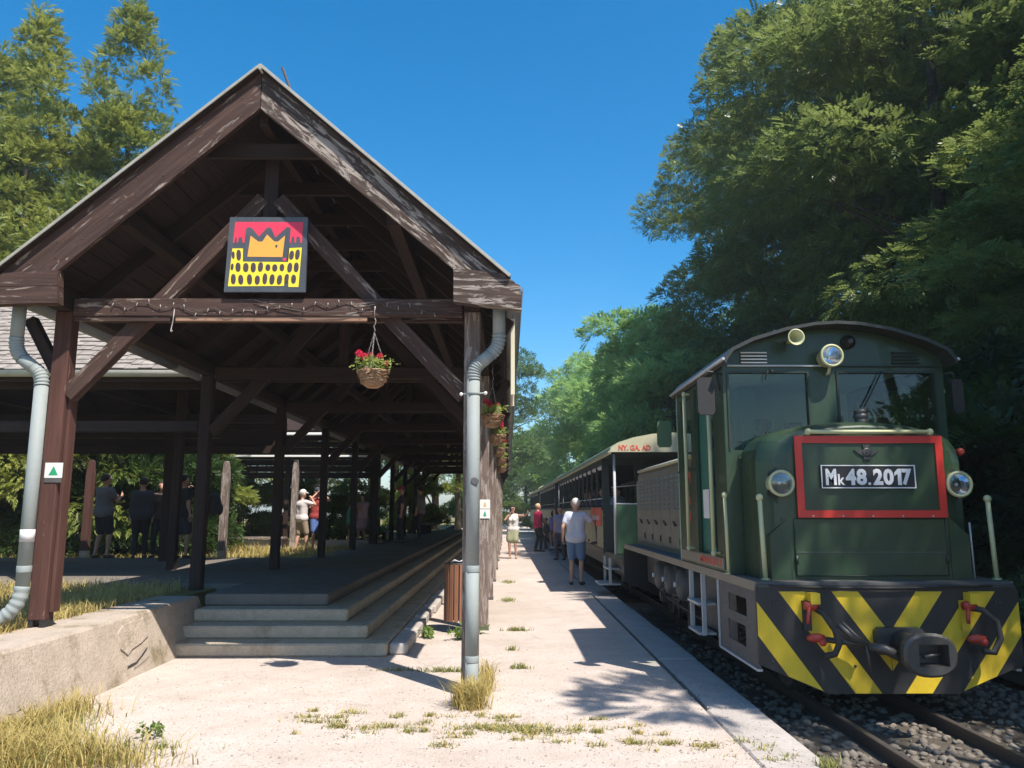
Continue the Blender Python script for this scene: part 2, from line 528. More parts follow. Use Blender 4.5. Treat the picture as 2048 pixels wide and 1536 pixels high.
def beam(name, parent, p0, p1, w, h, m, up=(0, 0, 1), bev=0.006):
    """a timber from p0 to p1: w across, h along up"""
    p0, p1 = Vector(p0), Vector(p1)
    x = (p1 - p0)
    L = x.length
    x.normalize()
    y = Vector(up).cross(x)
    y = y.normalized() if y.length > 1e-6 else Vector((0, 1, 0))
    z = x.cross(y)
    X = Matrix(((x.x, y.x, z.x, 0), (x.y, y.y, z.y, 0), (x.z, y.z, z.z, 0), (0, 0, 0, 1)))
    X.translation = (p0 + p1) / 2
    return link(name, box_mesh(L, w, h, m, bev, name), parent, X)

def bbox(name, parent, a, b, m, bev=0.006):
    """axis-aligned block between two corners, grain along its longest side"""
    a, b = Vector(a), Vector(b)
    c = (a + b) / 2
    d = [abs(q - p) for p, q in zip(a, b)]
    k = d.index(max(d))
    e = Vector((0, 0, 0)); e[k] = d[k] / 2
    if k == 2:
        return beam(name, parent, c - e, c + e, d[1], d[0], m, up=(1, 0, 0), bev=bev)
    return beam(name, parent, c - e, c + e, d[1] if k == 0 else d[0], d[2], m, bev=bev)

def raw_mesh(name, V, Q, m, tint=None, smooth=False, loops=4):
    """numpy arrays straight into a mesh: V (n,3), Q (k,loops)"""
    me = bpy.data.meshes.new(name)
    n, k = len(V), len(Q)
    me.vertices.add(n)
    me.vertices.foreach_set("co", np.ascontiguousarray(V, dtype=np.float32).ravel())
    me.loops.add(k * loops)
    me.loops.foreach_set("vertex_index", np.ascontiguousarray(Q, dtype=np.int32).ravel())
    me.polygons.add(k)
    me.polygons.foreach_set("loop_start", np.arange(0, k * loops, loops, dtype=np.int32))
    try:
        me.polygons.foreach_set("loop_total", np.full(k, loops, dtype=np.int32))
    except Exception:
        pass
    if tint is not None:
        at = me.attributes.new("tint", 'FLOAT', 'FACE')
        at.data.foreach_set("value", np.ascontiguousarray(tint, dtype=np.float32))
    me.materials.append(m)
    me.update(calc_edges=True)
    me.validate()
    return me

def text_mesh(body, m, width, height, depth=0.003, bold=0.0):
    """lettering as a flat raised mesh in local XZ, centred, facing -Y"""
    cu = bpy.data.curves.new("lettering", 'FONT')
    cu.body = body
    cu.align_x = 'CENTER'
    cu.align_y = 'CENTER'
    cu.extrude = 0.02
    cu.offset = bold
    cu.resolution_u = 3
    o = bpy.data.objects.new("lettering", cu)
    COL.objects.link(o)
    dg = bpy.context.evaluated_depsgraph_get()
    me = bpy.data.meshes.new_from_object(o.evaluated_get(dg))
    bpy.data.objects.remove(o)
    bpy.data.curves.remove(cu)
    n = len(me.vertices)
    a = np.zeros(n * 3, dtype=np.float32)
    me.vertices.foreach_get("co", a)
    a = a.reshape(-1, 3)
    lo, hi = a.min(0), a.max(0)
    c = (lo + hi) / 2
    s = (hi - lo)
    b = np.zeros_like(a)
    b[:, 0] = (a[:, 0] - c[0]) / max(s[0], 1e-6) * width
    b[:, 2] = (a[:, 1] - c[1]) / max(s[1], 1e-6) * height
    b[:, 1] = -(a[:, 2] - c[2]) / max(s[2], 1e-6) * depth
    me.vertices.foreach_set("co", b.ravel())
    me.materials.clear()
    me.materials.append(m)
    me.name = "lettering"
    me.update()
    return me
# ================================================================== the setting
def struct(name, mb, X=None):
    return tag(part(name, mb, None, X), kind='structure')

def grid_sheet(x0, x1, y0, y1, nx, ny, z, amp, m, seed=0):
    r = np.random.default_rng(seed)
    xs, ys = np.linspace(x0, x1, nx), np.linspace(y0, y1, ny)
    gx, gy = np.meshgrid(xs, ys)
    gz = np.full_like(gx, z)
    for k in range(6):
        fx, fy, ph = r.uniform(0.2, 1.6), r.uniform(0.2, 1.6), r.uniform(0, 6)
        gz += amp / 4 * np.sin(fx * gx + fy * gy + ph)
    mb = MB()
    V = np.stack([gx, gy, gz], -1).reshape(-1, 3)
    F = []
    for j in range(ny - 1):
        for i in range(nx - 1):
            a = j * nx + i
            F.append((a, a + 1, a + nx + 1, a + nx))
    mb.add([tuple(p) for p in V], F, m, True)
    return mb

struct('ground', MB().box((-130, -60, -0.6), (130, 260, -0.25), M['soil']))
struct('platform', MB().box((-3.9, -14, -0.4), (1.50, 62, 0.0), M['platform']))
edge_ = struct('platform_edge', MB().box((1.504, -14, -0.4), (1.915, 62, -0.06), M['edge']))
rr = random.Random(31)
for k in range(34):
    y = -8 + 2.05 * k
    w0 = 1.507 + rr.uniform(0, .05)
    bbox('edge_slab', edge_, (w0, y, -.058), (1.93 + rr.uniform(-.012, .008), y + 2.05 - rr.uniform(.006, .016), rr.uniform(-.006, .004)), M['edge'], .012)
struct('ballast_bed', grid_sheet(1.90, 4.9, -10, 70, 26, 240, -0.125, 0.03, M['ballast'], 3))
struct('forest_floor', grid_sheet(4.7, 40, -14, 110, 40, 80, -0.10, 0.10, M['soil'], 5))
struct('meadow', grid_sheet(-60, -3.9, 16.4, 110, 50, 70, 0.36, 0.05, M['meadow'], 7))
struct('bank', MB().box((-30, -14, -0.4), (-4.02, 11.2, 0.44), M['meadow']))
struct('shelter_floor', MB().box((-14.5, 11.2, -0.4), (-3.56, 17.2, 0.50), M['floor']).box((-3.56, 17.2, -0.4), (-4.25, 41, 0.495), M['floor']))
struct('far_path', MB().box((-3.9, 62.01, -0.4), (1.9, 110, -0.02), M['platform']))

# ---- retaining wall along the steps, face battered, top cap
wall = thing('retaining_wall', 'cracked concrete retaining wall beside the steps, carrying the left front post', 'wall', (-3.6, 6, 0))
mb = MB()
ys = [-6, 5.2, 6.0, 7.35, 7.352, 9.42]
prof = lambda y, k: [(-3.39 + k, 0), (-3.56 + k, 0.50), (-3.58 + k, 0.52), (-4.06, 0.52), (-4.06, -0.3), (-3.39 + k, -0.3)]
vs, fs = [], []
for y in ys:
    k = 0.03 if y < 7.351 else -0.004
    vs += [(x, y, z) for x, z in prof(y, k)]
n = 6
for a in range(len(ys) - 1):
    for j in range(n):
        j2 = (j + 1) % n
        fs.append((a * n + j, a * n + j2, (a + 1) * n + j2, (a + 1) * n + j))
fs.append(tuple(range(n)))
fs.append(tuple(reversed(range((len(ys) - 1) * n, len(ys) * n))))
mb.add(vs, fs, M['concrete'])
part('body', mb, wall)
# cracks and spalled plates: real grooves of dark gap stones laid proud
cr = MB()
def crack(pts, w):
    for a, b in zip(pts[:-1], pts[1:]):
        (y0, z0), (y1, z1) = a, b
        fx = lambda z: -3.386 - 0.34 * z
        cr.add([(fx(z0) + 0.004, y0, z0 - w), (fx(z1) + 0.004, y1, z1 - w * 0.6), (fx(z1) + 0.004, y1, z1 + w * 0.6), (fx(z0) + 0.004, y0, z0 + w)], [(0, 1, 2, 3)], M['black'])
crack([(7.44, 0.10), (7.5, 0.105), (7.62, 0.11), (7.75, 0.15), (7.9, 0.20)], 0.013)
crack([(7.45, 0.235), (7.55, 0.25), (7.65, 0.31), (7.75, 0.325), (7.85, 0.40), (7.98, 0.44)], 0.005)
crack([(6.5, 0.26), (6.62, 0.285), (6.75, 0.30), (6.9, 0.345)], 0.006)
crack([(7.55, 0.07), (7.7, 0.085), (7.9, 0.12)], 0.004)
part('crack', cr, wall)
pl = MB()
pts = [(7.40, 0.27), (7.43, 0.40), (7.55, 0.45), (7.75, 0.46), (7.93, 0.455), (7.96, 0.47), (7.97, 0.30), (7.8, 0.26), (7.6, 0.235), (7.5, 0.20)]
fx = lambda z: -3.39 - 0.34 * z
vs = [(fx(z) + 0.012, y, z) for y, z in pts] + [(fx(z) - 0.02, y, z) for y, z in pts]
k = len(pts)
pl.add(vs, [tuple(range(k))] + [(j, (j + 1) % k, k + (j + 1) % k, k + j) for j in range(k)], M['concrete'])
part('render_patch', pl, wall)

# ---- L-shaped concrete steps
steps = thing('concrete_steps', 'wide concrete steps up to the shelter floor, turning the corner along its side', 'steps', (-2.3, 9.1, 0))
SX = [-1.25, -1.50, -1.78, -2.07]
SY = [8.49, 8.79, 9.10, 9.42]
for k in range(4):
    z0, z1 = 0.135 * k, 0.135 * (k + 1)
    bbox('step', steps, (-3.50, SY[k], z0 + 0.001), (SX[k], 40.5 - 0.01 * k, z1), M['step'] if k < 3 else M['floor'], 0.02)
for k in range(10):
    y = 8.62 + 1.12 * k
    bbox('kerb_block', steps, (SX[0] + 0.004, y, 0.0), (SX[0] + 0.20 - 0.012 * (k % 3), y + 0.98, 0.118 - 0.004 * (k % 2)), M['edge'], 0.02)

# ---- track
track = thing('railway_track', 'narrow gauge track of rusty rails on timber sleepers in ballast', 'railway track', (2.87, 0, -0.1))
for x in (2.455, 3.215):
    sh = [(-0.05, -0.14), (0.05, -0.14), (0.05, -0.13), (0.008, -0.118), (0.008, -0.055), (0.025, -0.045), (0.025, -0.022), (-0.025, -0.022), (-0.025, -0.045), (-0.008, -0.055), (-0.008, -0.118), (-0.05, -0.13)]
    mb = MB().prism([(x + 0.025 + a, b) for a, b in sh], -10, 75, M['rail'])
    rl = part('rail', mb, track)
    part('running_face', MB().box((x + 0.004, -10, -0.0225), (x + 0.046, 75, -0.019), M['rail_top']), rl)
for k in range(60):
    y = -4 + 0.62 * k
    beam('sleeper', track, (2.17 + random.uniform(-.03, .03), y, -0.165), (3.57 + random.uniform(-.03, .03), y + random.uniform(-.02, .02), -0.165), 0.2, 0.10, M['sleeper'], bev=0.012)

# ---- ballast stones
def stones(name, n, area, m, smin, smax, seed):
    r = np.random.default_rng(seed)
    bm = bmesh.new()
    bmesh.ops.create_icosphere(bm, subdivisions=1, radius=1)
    bv = np.array([v.co[:] for v in bm.verts])
    bf = np.array([[v.index for v in f.verts] for f in bm.faces])
    bm.free()
    V, F = [], []
    for k in range(n):
        x, y, z = area(r)
        s = r.uniform(smin, smax)
        q = bv * (1 + r.uniform(-.28, .28, bv.shape)) * np.array([1, r.uniform(.6, 1.1), r.uniform(.45, .8)]) * s
        a = r.uniform(0, 6.28)
        q = q @ np.array([[math.cos(a), -math.sin(a), 0], [math.sin(a), math.cos(a), 0], [0, 0, 1]])
        V.append(q + np.array([x, y, z]))
        F.append(bf + k * len(bv))
    me = raw_mesh(name, np.concatenate(V), np.concatenate(F), m, loops=3)
    return tag(link(name, me), kind='stuff')
def in_track(r):
    while True:
        x, y = r.uniform(1.98, 4.6), 3.9 + abs(r.normal(0, 3.2))
        if min(abs(x - 2.48), abs(x - 3.24)) > 0.07:
            return x, y, -0.115 + r.uniform(-.01, .02)
stones('ballast_stones', 2800, in_track, M['stone'], 0.014, 0.045, 4)
stones('gravel', 4200, lambda r: (r.uniform(-3.3, 1.85), 4.6 + abs(r.normal(0, 1.9)), 0.001), M['grit'], 0.003, 0.011, 9)

# ================================================================== the open timber shelter
CX, ZR, SL = -2.18, 5.315, 0.872           # ridge x, ridge underside z, slope
PX = (-3.975, -0.315)                      # post rows
PY = [6.98 + 3.42 * k for k in range(10)]
YA, YB = 6.55, 40.4
zr = lambda x: ZR - SL * abs(x - CX)
sh = thing('station_shelter', 'long open timber shelter with a steep gable roof and dark stained posts', 'shelter', (CX, YA, 0))
# posts
for i, y in enumerate(PY):
    for s, x in enumerate(PX):
        zb = (0.52 if i == 0 else 0.49) if s == 0 else 0.0
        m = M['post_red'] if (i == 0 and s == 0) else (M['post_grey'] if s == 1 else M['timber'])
        p = bbox('post', sh, (x - 0.072, y - 0.072, zb + (0.06 if i == 0 and s == 0 else 0.0)), (x + 0.072, y + 0.072, 3.26), m, 0.008)
        if i == 0 and s == 0:
            tag(p, 'red brown front post standing on the concrete wall')
            for dx in (-0.05, 0.05):
                bbox('foot_plate', p, (x + dx - 0.022, y - 0.07, 0.515), (x + dx + 0.022, y + 0.07, 0.585), M['black'], 0.003)
            bbox('facing_plank', p, (x + 0.0735, y - 0.02, 0.64), (x + 0.105, y + 0.10, 2.55), M['post_red'], 0.005)
        elif s == 1 and i > 0:
            bbox('foot_strap', p, (x - 0.078, y - 0.078, 0.0), (x + 0.078, y + 0.078, 0.05), M['frame'], 0.003)
# wall plates (eave beams), tie beams, king posts, struts
for x in PX:
    for i in range(len(PY)):
        y1 = PY[i + 1] if i + 1 < len(PY) else YB
        bbox('eave_beam', sh, (x - 0.07, PY[i] + (0.003 if i else -0.30), 3.262), (x + 0.07, y1 - 0.003, 3.42), M['timber'])
for i, y in enumerate(PY):
    m = M['timber_worn'] if i == 0 else M['timber']
    bbox('tie_beam', sh, (PX[0] + 0.12, y - 0.140, 3.20), (PX[1] - 0.09, y - 0.078, 3.36), m)
    bbox('tie_beam', sh, (PX[0] + 0.12, y + 0.078, 3.20), (PX[1] - 0.09, y + 0.140, 3.36), m)
    bbox('king_post', sh, (CX - 0.065, y - 0.06, 3.365), (CX + 0.065, y + 0.06, 4.95), M['timber'])
    beam('strut', sh, (PX[0] + 0.075, y - 0.01, 2.50), (CX - 0.067, y - 0.01, 4.33), 0.11, 0.14, m)
    beam('strut', sh, (PX[1] - 0.075, y - 0.01, 2.50), (CX + 0.067, y - 0.01, 4.33), 0.11, 0.14, m)
    for s, x in enumerate(PX):
        sg = -1 if s == 0 else 1
        if i == 0 or s == 1:
            beam('bracket', sh, (x + sg * 0.05, y, 2.72), (x + sg * 0.33, y, 3.20), 0.09, 0.10, M['timber'])
bbox('lath', sh, (PX[0] + 0.13, PY[0] - 0.128, 3.155), (-3.0, PY[0] - 0.10, 3.196), M['timber_worn'], 0.002)
bbox('lath', sh, (-2.95, PY[0] - 0.128, 3.158), (-1.25, PY[0] - 0.10, 3.197), M['fresh_cut'], 0.002)
# rafters with collars
RY = [6.72 + 0.855 * k for k in range(40)]
for i, y in enumerate(RY):
    for sg in (-1, 1):
        x1 = CX + sg * 2.06
        off = 0.085
        beam('rafter', sh, (CX + sg * 0.04, y, zr(CX) - off - 0.03), (x1, y, zr(x1) - off), 0.07, 0.15, M['timber'], up=(sg * SL, 0, 1))
    if i % 1 == 0:
        zc = 4.72
        xh = (ZR - 0.2 - zc) / SL
        bbox('collar_beam', sh, (CX - xh - 0.10, y + 0.037, zc - 0.07), (CX + xh + 0.10, y + 0.085, zc + 0.07), M['timber'])
for sg in (-1, 1):
    x = CX + sg * 1.18
    bbox('purlin', sh, (x - 0.06, 6.62, zr(x) - 0.33), (x + 0.06, YB - 0.1, zr(x) - 0.185), M['timber'])
bbox('ridge_beam', sh, (CX - 0.04, 6.62, ZR - 0.42), (CX + 0.04, YB - 0.1, ZR - 0.24), M['timber'])
# roof boards and covering
nb = 14
for sg in (-1, 1):
    for k in range(nb):
        a, b = 0.01 + 2.13 * k / nb, 0.01 + 2.13 * (k + 1) / nb - 0.006
        xa, xb = CX + sg * a, CX + sg * b
        up = Vector((sg * SL, 0, 1)).normalized()
        c = Vector(((xa + xb) / 2, 0, (zr(xa) + zr(xb)) / 2)) + up * 0.012
        beam('roof_board', sh, c + Vector((0, YA + 0.06, 0)), c + Vector((0, YB, 0)), (b - a) * math.hypot(1, SL), 0.022, M['timber'], up=up, bev=0.002)
    up = Vector((sg * SL, 0, 1)).normalized()
    c = Vector((CX + sg * 1.085, 0, zr(CX + sg * 1.085))) + up * 0.030
    cov = beam('roof_covering', sh, c + Vector((0, YA - 0.105, 0)), c + Vector((0, YB + 0.03, 0)), 2.185 * math.hypot(1, SL), 0.022, M['timber'], up=up, bev=0)
    e = Vector((CX + sg * 1.085, YA - 0.117, zr(CX + sg * 1.085))) + up * 0.040
    dv = Vector((sg, 0, -SL)).normalized() * (1.09 * math.hypot(1, SL))
    beam('verge_flashing', sh, e - dv, e + dv, 0.012, 0.026, M['flashing'], up=up, bev=0.002)
part('ridge_cap', MB().tube([(CX, YA - .113, ZR + .040), (CX, YB + .03, ZR + .040)], .028, M['flashing'], 10), sh)
# barge boards and boxed eave ends, cut to shape
def face_board(name, outline, y0, y1, m, axis):
    """a board cut from outline in the XZ plane; grain follows axis"""
    ax = Vector((axis[0], 0, axis[1])).normalized()
    az = Vector((-ax.z, 0, ax.x)) if ax.x >= 0 else Vector((ax.z, 0, -ax.x))
    c = Vector((sum(p[0] for p in outline) / len(outline), (y0 + y1) / 2, sum(p[1] for p in outline) / len(outline)))
    ay = az.cross(ax)
    X = Matrix(((ax.x, ay.x, az.x, 0), (ax.y, ay.y, az.y, 0), (ax.z, ay.z, az.z, 0), (0, 0, 0, 1)))
    X.translation = c
    loc = []
    for p in outline:
        d = Vector((p[0], c.y, p[1])) - c
        loc.append((d.dot(ax), d.dot(az)))
    h = (y1 - y0) / 2
    return part(name, MB().prism(loc, -h, h, m), sh, X)
b1 = face_board('barge_board', [(CX - 0.004, 5.335), (-4.335, 3.475), (-3.815, 3.518), (CX - 0.004, 4.995)], 6.50, 6.548, M['timber_worn'], (1, 0.885))
b2 = face_board('barge_board', [(CX + 0.004, 5.335), (-0.040, 3.490), (-0.462, 3.535), (CX + 0.004, 4.995)], 6.50, 6.548, M['timber_silver'], (1, -0.885))
tag(b1, 'left barge board with flaking brown stain')
tag(b2, 'right barge board weathered to silver grey')
face_board('eave_box_board', [(-4.50, 3.36), (-4.36, 3.470), (-3.812, 3.512), (-3.800, 3.372), (-4.50, 3.355)], 6.47, 6.57, M['timber_worn'], (1, 0.0))
face_board('eave_box_board', [(-4.52, 3.20), (-4.50, 3.350), (-3.799, 3.367), (-3.786, 3.222)], 6.468, 6.568, M['timber_worn'], (1, 0.0))
face_board('eave_box_board', [(0.062, 3.403), (-0.03, 3.482), (-0.462, 3.530), (-0.459, 3.425)], 6.47, 6.57, M['timber_silver'], (1, -0.05))
face_board('eave_box_board', [(0.118, 3.165), (0.108, 3.375), (0.062, 3.399), (-0.459, 3.421), (-0.458, 3.238)], 6.468, 6.568, M['timber_silver'], (1, -0.05))
nl = MB()
rr = random.Random(12)
for sg in (-1, 1):
    for q in range(9):
        t = .08 + .105 * q
        x = CX + sg * 2.05 * t
        for dz in (-.10, -.27):
            nl.lathe([(.007, 0), (.007, -.004)], M['rail'], (x, 6.4995, 5.335 - .872 * abs(x - CX) + dz + rr.uniform(-.02, .02)), 'Y', 6)
tag(part('nail_head', nl, sh), kind='stuff')
for sg, x in ((-1, -4.42), (1, 0.06)):
    # soffit fascia behind the eave box, then half-round gutter and its pipe
    mb = MB()
    n = 8
    x += sg * 0.0
    for seg in range(9):
        y0, y1 = 6.60 + seg * 3.7, 6.60 + seg * 3.7 + 3.69
        vs, fs = [], []
        for y in (y0, y1):
            for rr in (0.075, 0.069):
                for j in range(n + 1):
                    t = math.pi + math.pi * j / n
                    vs.append((x + rr * math.cos(t), y, 3.40 + rr * math.sin(t)))
        q = n + 1
        for j in range(n):
            fs += [(j, j + 1, 2 * q + j + 1, 2 * q + j), (q + j + 1, q + j, 3 * q + j, 3 * q + j + 1), (j, q + j, q + j + 1, j + 1), (2 * q + j + 1, 3 * q + j + 1, 3 * q + j, 2 * q + j)]
        mb.add(vs, fs, M['zinc_dark'], True)
        mb.lathe([(0.078, -0.02), (0.078, 0.02)], M['zinc_dark'], (x, y1, 3.40), 'Y', 14)
    part('gutter', mb, sh)

def pipe_with_bends(name, straight, bends, r):
    """straight: polylines of plain pipe; bends: polylines of folded elbow rings"""
    mb = MB()
    for pts in straight:
        mb.tube(pts, r, M['zinc'], 16)
    for pts in bends:
        P, RR = [], []
        pts = [Vector(p) for p in pts]
        tot = 26
        for k in range(tot + 1):
            t = k / tot * (len(pts) - 1)
            i = min(int(t), len(pts) - 2)
            f = t - i
            a, b = pts[i], pts[i + 1]
            P.append(a.lerp(b, f))
            RR.append(r * (1.10 if (k % 4) in (1, 2) else 0.98))
        mb.tube(P, r, M['zinc'], 16, rs=RR)
    return part(name, mb, sh)
def arc(a, c, b, n=6):
    a, c, b = Vector(a), Vector(c), Vector(b)
    return [tuple((1 - t) ** 2 * a + 2 * t * (1 - t) * c + t * t * b) for t in [k / n for k in range(n + 1)]]
py = 6.74
p1 = pipe_with_bends('downpipe', [[(-0.075, py, 3.36), (-0.075, py, 3.00)], [(-0.135, py, 2.845), (-0.255, py, 2.745)], [(-0.295, py, 2.62), (-0.293, py, 1.02)], [(-0.293, py, 1.03), (-0.292, py, 0.30)], [(-0.292, py, 0.31), (-0.292, py, -0.01)]],
                    [arc((-0.075, py, 3.01), (-0.07, py, 2.90), (-0.145, py, 2.838)), arc((-0.245, py, 2.754), (-0.298, py, 2.71), (-0.295, py, 2.61))], 0.0555)
tag(p1, 'right downpipe reaching the platform gravel')
for jz in (1.02, 0.30):
    part('joint', MB().lathe([(0.0575, -0.03), (0.0585, -0.026), (0.0585, 0.02), (0.056, 0.024)], M['zinc'], (-0.292, py, jz), 'Z', 16), p1)
part('clamp', MB().lathe([(0.0575, -0.012), (0.061, -0.01), (0.061, 0.01), (0.0575, 0.012)], M['zinc'], (-0.295, py, 2.49), 'Z', 16).tube([(-0.40, py, 2.485), (-0.19, py, 2.495)], 0.008, M['zinc'], 6).sphere((-0.40, py, 2.485), 0.016, M['white'], 8, 6).sphere((-0.19, py, 2.495), 0.016, M['white'], 8, 6), p1)
p2 = pipe_with_bends('downpipe', [[(-4.265, py, 3.36), (-4.265, py, 2.96)], [(-4.205, py, 2.80), (-4.075, py, 2.70)], [(-4.012, py, 2.58), (-4.012, py, 0.86)]],
                    [arc((-4.265, py, 2.98), (-4.27, py, 2.86), (-4.195, py, 2.795)), arc((-4.085, py, 2.706), (-4.012, py, 2.66), (-4.012, py, 2.56)), arc((-4.012, py, 0.88), (-4.01, py - 0.01, 0.66), (-4.20, py - 0.05, 0.60))], 0.0555)
tag(p2, 'left downpipe turning out over the concrete wall')
part('joint', MB().lathe([(0.0575, -0.03), (0.0585, -0.026), (0.0585, 0.02), (0.056, 0.024)], M['zinc'], (-4.012, py, 1.02), 'Z', 16), p2)
part('paper_label', MB().lathe([(0.057, -0.05), (0.057, 0.05)], M['cloth_white'], (-4.012, py, 1.29), 'Z', 16), p2)
part('graffiti_ring', MB().lathe([(0.024, -0.0585), (0.034, -0.0588), (0.034, -0.0545), (0.024, -0.0545)], M['frame'], (-0.275, py, 1.74), 'Y', 14), p1)
# lightning rod on the roof
rod = thing('lightning_rod', 'thin dark rod leaning above the right slope of the shelter ridge', 'rod', (-2.16, 8.2, 5.5))
part('shaft', MB().tube([(-1.95, 7.2, 5.10), (-2.22, 7.2, 5.80)], 0.013, M['rail'], 6), rod)

# ---- left wing: second roof with its eave across the view
wing = thing('side_shelter', 'low side shelter with a grey shingle roof behind the left front post', 'shelter', (-9, 11.2, 0.5))
WX0, WX1, WE, WR, WB = -14.4, -4.30, 11.15, 13.75, 16.35
WZ0, WZ1 = 3.47, 5.25
def wz(y): return WZ0 + (WZ1 - WZ0) * (1 - abs(y - WR) / (WR - WE))
for y in (WE + 0.35, WB - 0.35):
    for x in [-14.0, -11.6, -9.2, -6.8]:
        bbox('post', wing, (x - 0.08, y - 0.08, 0.48), (x + 0.08, y + 0.08, 3.25), M['timber'], 0.008)
    bbox('eave_beam', wing, (WX0, y - 0.07, 3.252), (WX1 - 0.2, y + 0.07, 3.42), M['timber'])
    if y > WR:
        for q in range(3):
            bbox('cladding_board', wing, (WX0, y + 0.075, 2.79 + .155 * q), (WX1 - 0.2, y + 0.10, 2.94 + .155 * q), M['timber'], .004)
    bbox('rail_beam', wing, (WX0, y - 0.05, 2.62), (WX1 - 0.2, y + 0.05, 2.78), M['timber'])
for x in [-12.8, -10.4, -8.0, -5.7]:
    bbox('post', wing, (x - 0.07, WR - 0.07, 0.48), (x + 0.07, WR + 0.07, 4.9), M['timber'], 0.008)
for x in [-14.0, -11.6, -9.2, -6.8]:
    bbox('tie_beam', wing, (x - 0.06, WE + 0.2, 3.425), (x + 0.06, WB - 0.2, 3.57), M['timber'])
    bbox('king_post', wing, (x - 0.06, WR - 0.06, 3.575), (x + 0.06, WR + 0.06, 5.0), M['timber'])
for k in range(11):
    x = WX0 + 0.2 + 0.95 * k
    for sg in (-1, 1):
        beam('rafter', wing, (x, WR + sg * 0.03, WZ1 - 0.13), (x, WR + sg * 2.55, wz(WR + sg * 2.55) - 0.10), 0.07, 0.15, M['timber'])
for sg in (-1, 1):
    a = Vector(((WX0 + WX1) / 2, WR, WZ1)); b = Vector(((WX0 + WX1) / 2, WR + sg * 2.6, WZ0))
    d = (b - a); L = d.length
    up = Vector((0, sg * (WZ1 - WZ0), 2.6)).normalized()
    c = (a + b) / 2
    beam('roof_deck', wing, c + Vector((WX0 - c.x, 0, 0)), c + Vector((WX1 - c.x, 0, 0)), L, 0.03, M['timber'], up=up, bev=0)
    if sg == -1:
        mb = MB()
        rr = random.Random(5)
        rows = 19
        for r_ in range(rows):
            t0, t1 = 1 - r_ / rows, 1 - (r_ + 1.35) / rows
            x = WX0 + rr.uniform(-0.2, 0)
            while x < WX1:
                w = rr.uniform(0.10, 0.24)
                o0 = up * (0.034 + rr.uniform(0, 0.009))
                o1 = up * 0.018
                j = rr.uniform(-0.012, 0.012)
                p = [a + d * (t0 + j) + o0, a + d * max(0, t1) + o1]
                xa, xb = x, min(x + w - 0.008, WX1)
                q = [Vector((xa, p[0].y, p[0].z)), Vector((xb, p[0].y, p[0].z)), Vector((xb, p[1].y, p[1].z)), Vector((xa, p[1].y, p[1].z))]
                dn = up * -0.014
                mb.add(q + [v + dn for v in q], [(0, 1, 2, 3), (0, 4, 5, 1), (1, 5, 6, 2), (3, 7, 4, 0)], M['shingle'])
                x += w
        tag(part('shingle_courses', mb, wing), kind='stuff')
mb = MB()
for x0 in np.arange(WX0, WX1 - 0.1, 3.36):
    vs, fs = [], []
    n = 8
    for x in (x0, min(x0 + 3.35, WX1 + 0.12)):
        for rr in (0.085, 0.078):
            for j in range(n + 1):
                t = math.pi + math.pi * j / n
                vs.append((x, WE - 0.07 + rr * math.cos(t), WZ0 - 0.02 + rr * math.sin(t)))
    q = n + 1
    for j in range(n):
        fs += [(j, j + 1, 2 * q + j + 1, 2 * q + j), (q + j + 1, q + j, 3 * q + j, 3 * q + j + 1), (j, q + j, q + j + 1, j + 1), (2 * q + j + 1, 3 * q + j + 1, 3 * q + j, 2 * q + j)]
    mb.add(vs, fs, M['pale_gutter'], True)
part('gutter', mb, wing)
bbox('fascia', wing, (WX0, WE + 0.02, WZ0 - 0.16), (WX1, WE + 0.05, WZ0 - 0.01), M['timber'])

# ---- a third, lean-to shelter at the back of the meadow: low dark eave with white strips in place of bright slits
back = thing('back_shelter', 'dark low shelter at the back with white strips along its eave in place of bright slits of light', 'shelter', (-11, 24.5, 0.3))
BX0, BX1 = -20.0, -3.9
for x in np.arange(BX0 + .3, BX1, 2.6):
    bbox('post', back, (x - 0.07, 24.2, 0.3), (x + 0.07, 24.34, 3.7), M['timber'])
a, b_ = Vector(((BX0 + BX1) / 2, 23.2, 3.80)), Vector(((BX0 + BX1) / 2, 26.6, 5.5))
up = Vector((0, -1.7, 3.4)).normalized()
c = (a + b_) / 2
beam('roof_deck', back, c + Vector((BX0 - c.x, 0, 0)), c + Vector((BX1 - c.x, 0, 0)), (b_ - a).length, 0.05, M['timber'], up=up, bev=0)
for k in range(7):
    z = 2.46 + .19 * k
    bbox('cladding_board', back, (BX0, 24.35, z), (BX1, 24.375, z + .183), M['timber'], .004)
bbox('gutter', back, (BX0, 23.10, 3.66), (BX1, 23.18, 3.74), M['white'], .02)  # white strip standing in for the upper slit of light
for x in np.arange(BX0 + .3, BX1, 2.6):
    beam('strip_bracket', back, (x, 23.22, 3.06), (x, 24.2, 3.06), .05, .05, M['timber'])
bbox('slit_strip', back, (BX0, 23.15, 3.03), (BX1, 23.20, 3.085), M['white'], .006)  # added white strip, drawn as the lower bright slit
# ================================================================== the diesel locomotive
LX = 2.90
loco = thing('diesel_locomotive', 'dark green narrow gauge diesel locomotive with yellow and black striped buffer plate', 'locomotive', (LX, 9.7, -0.02))

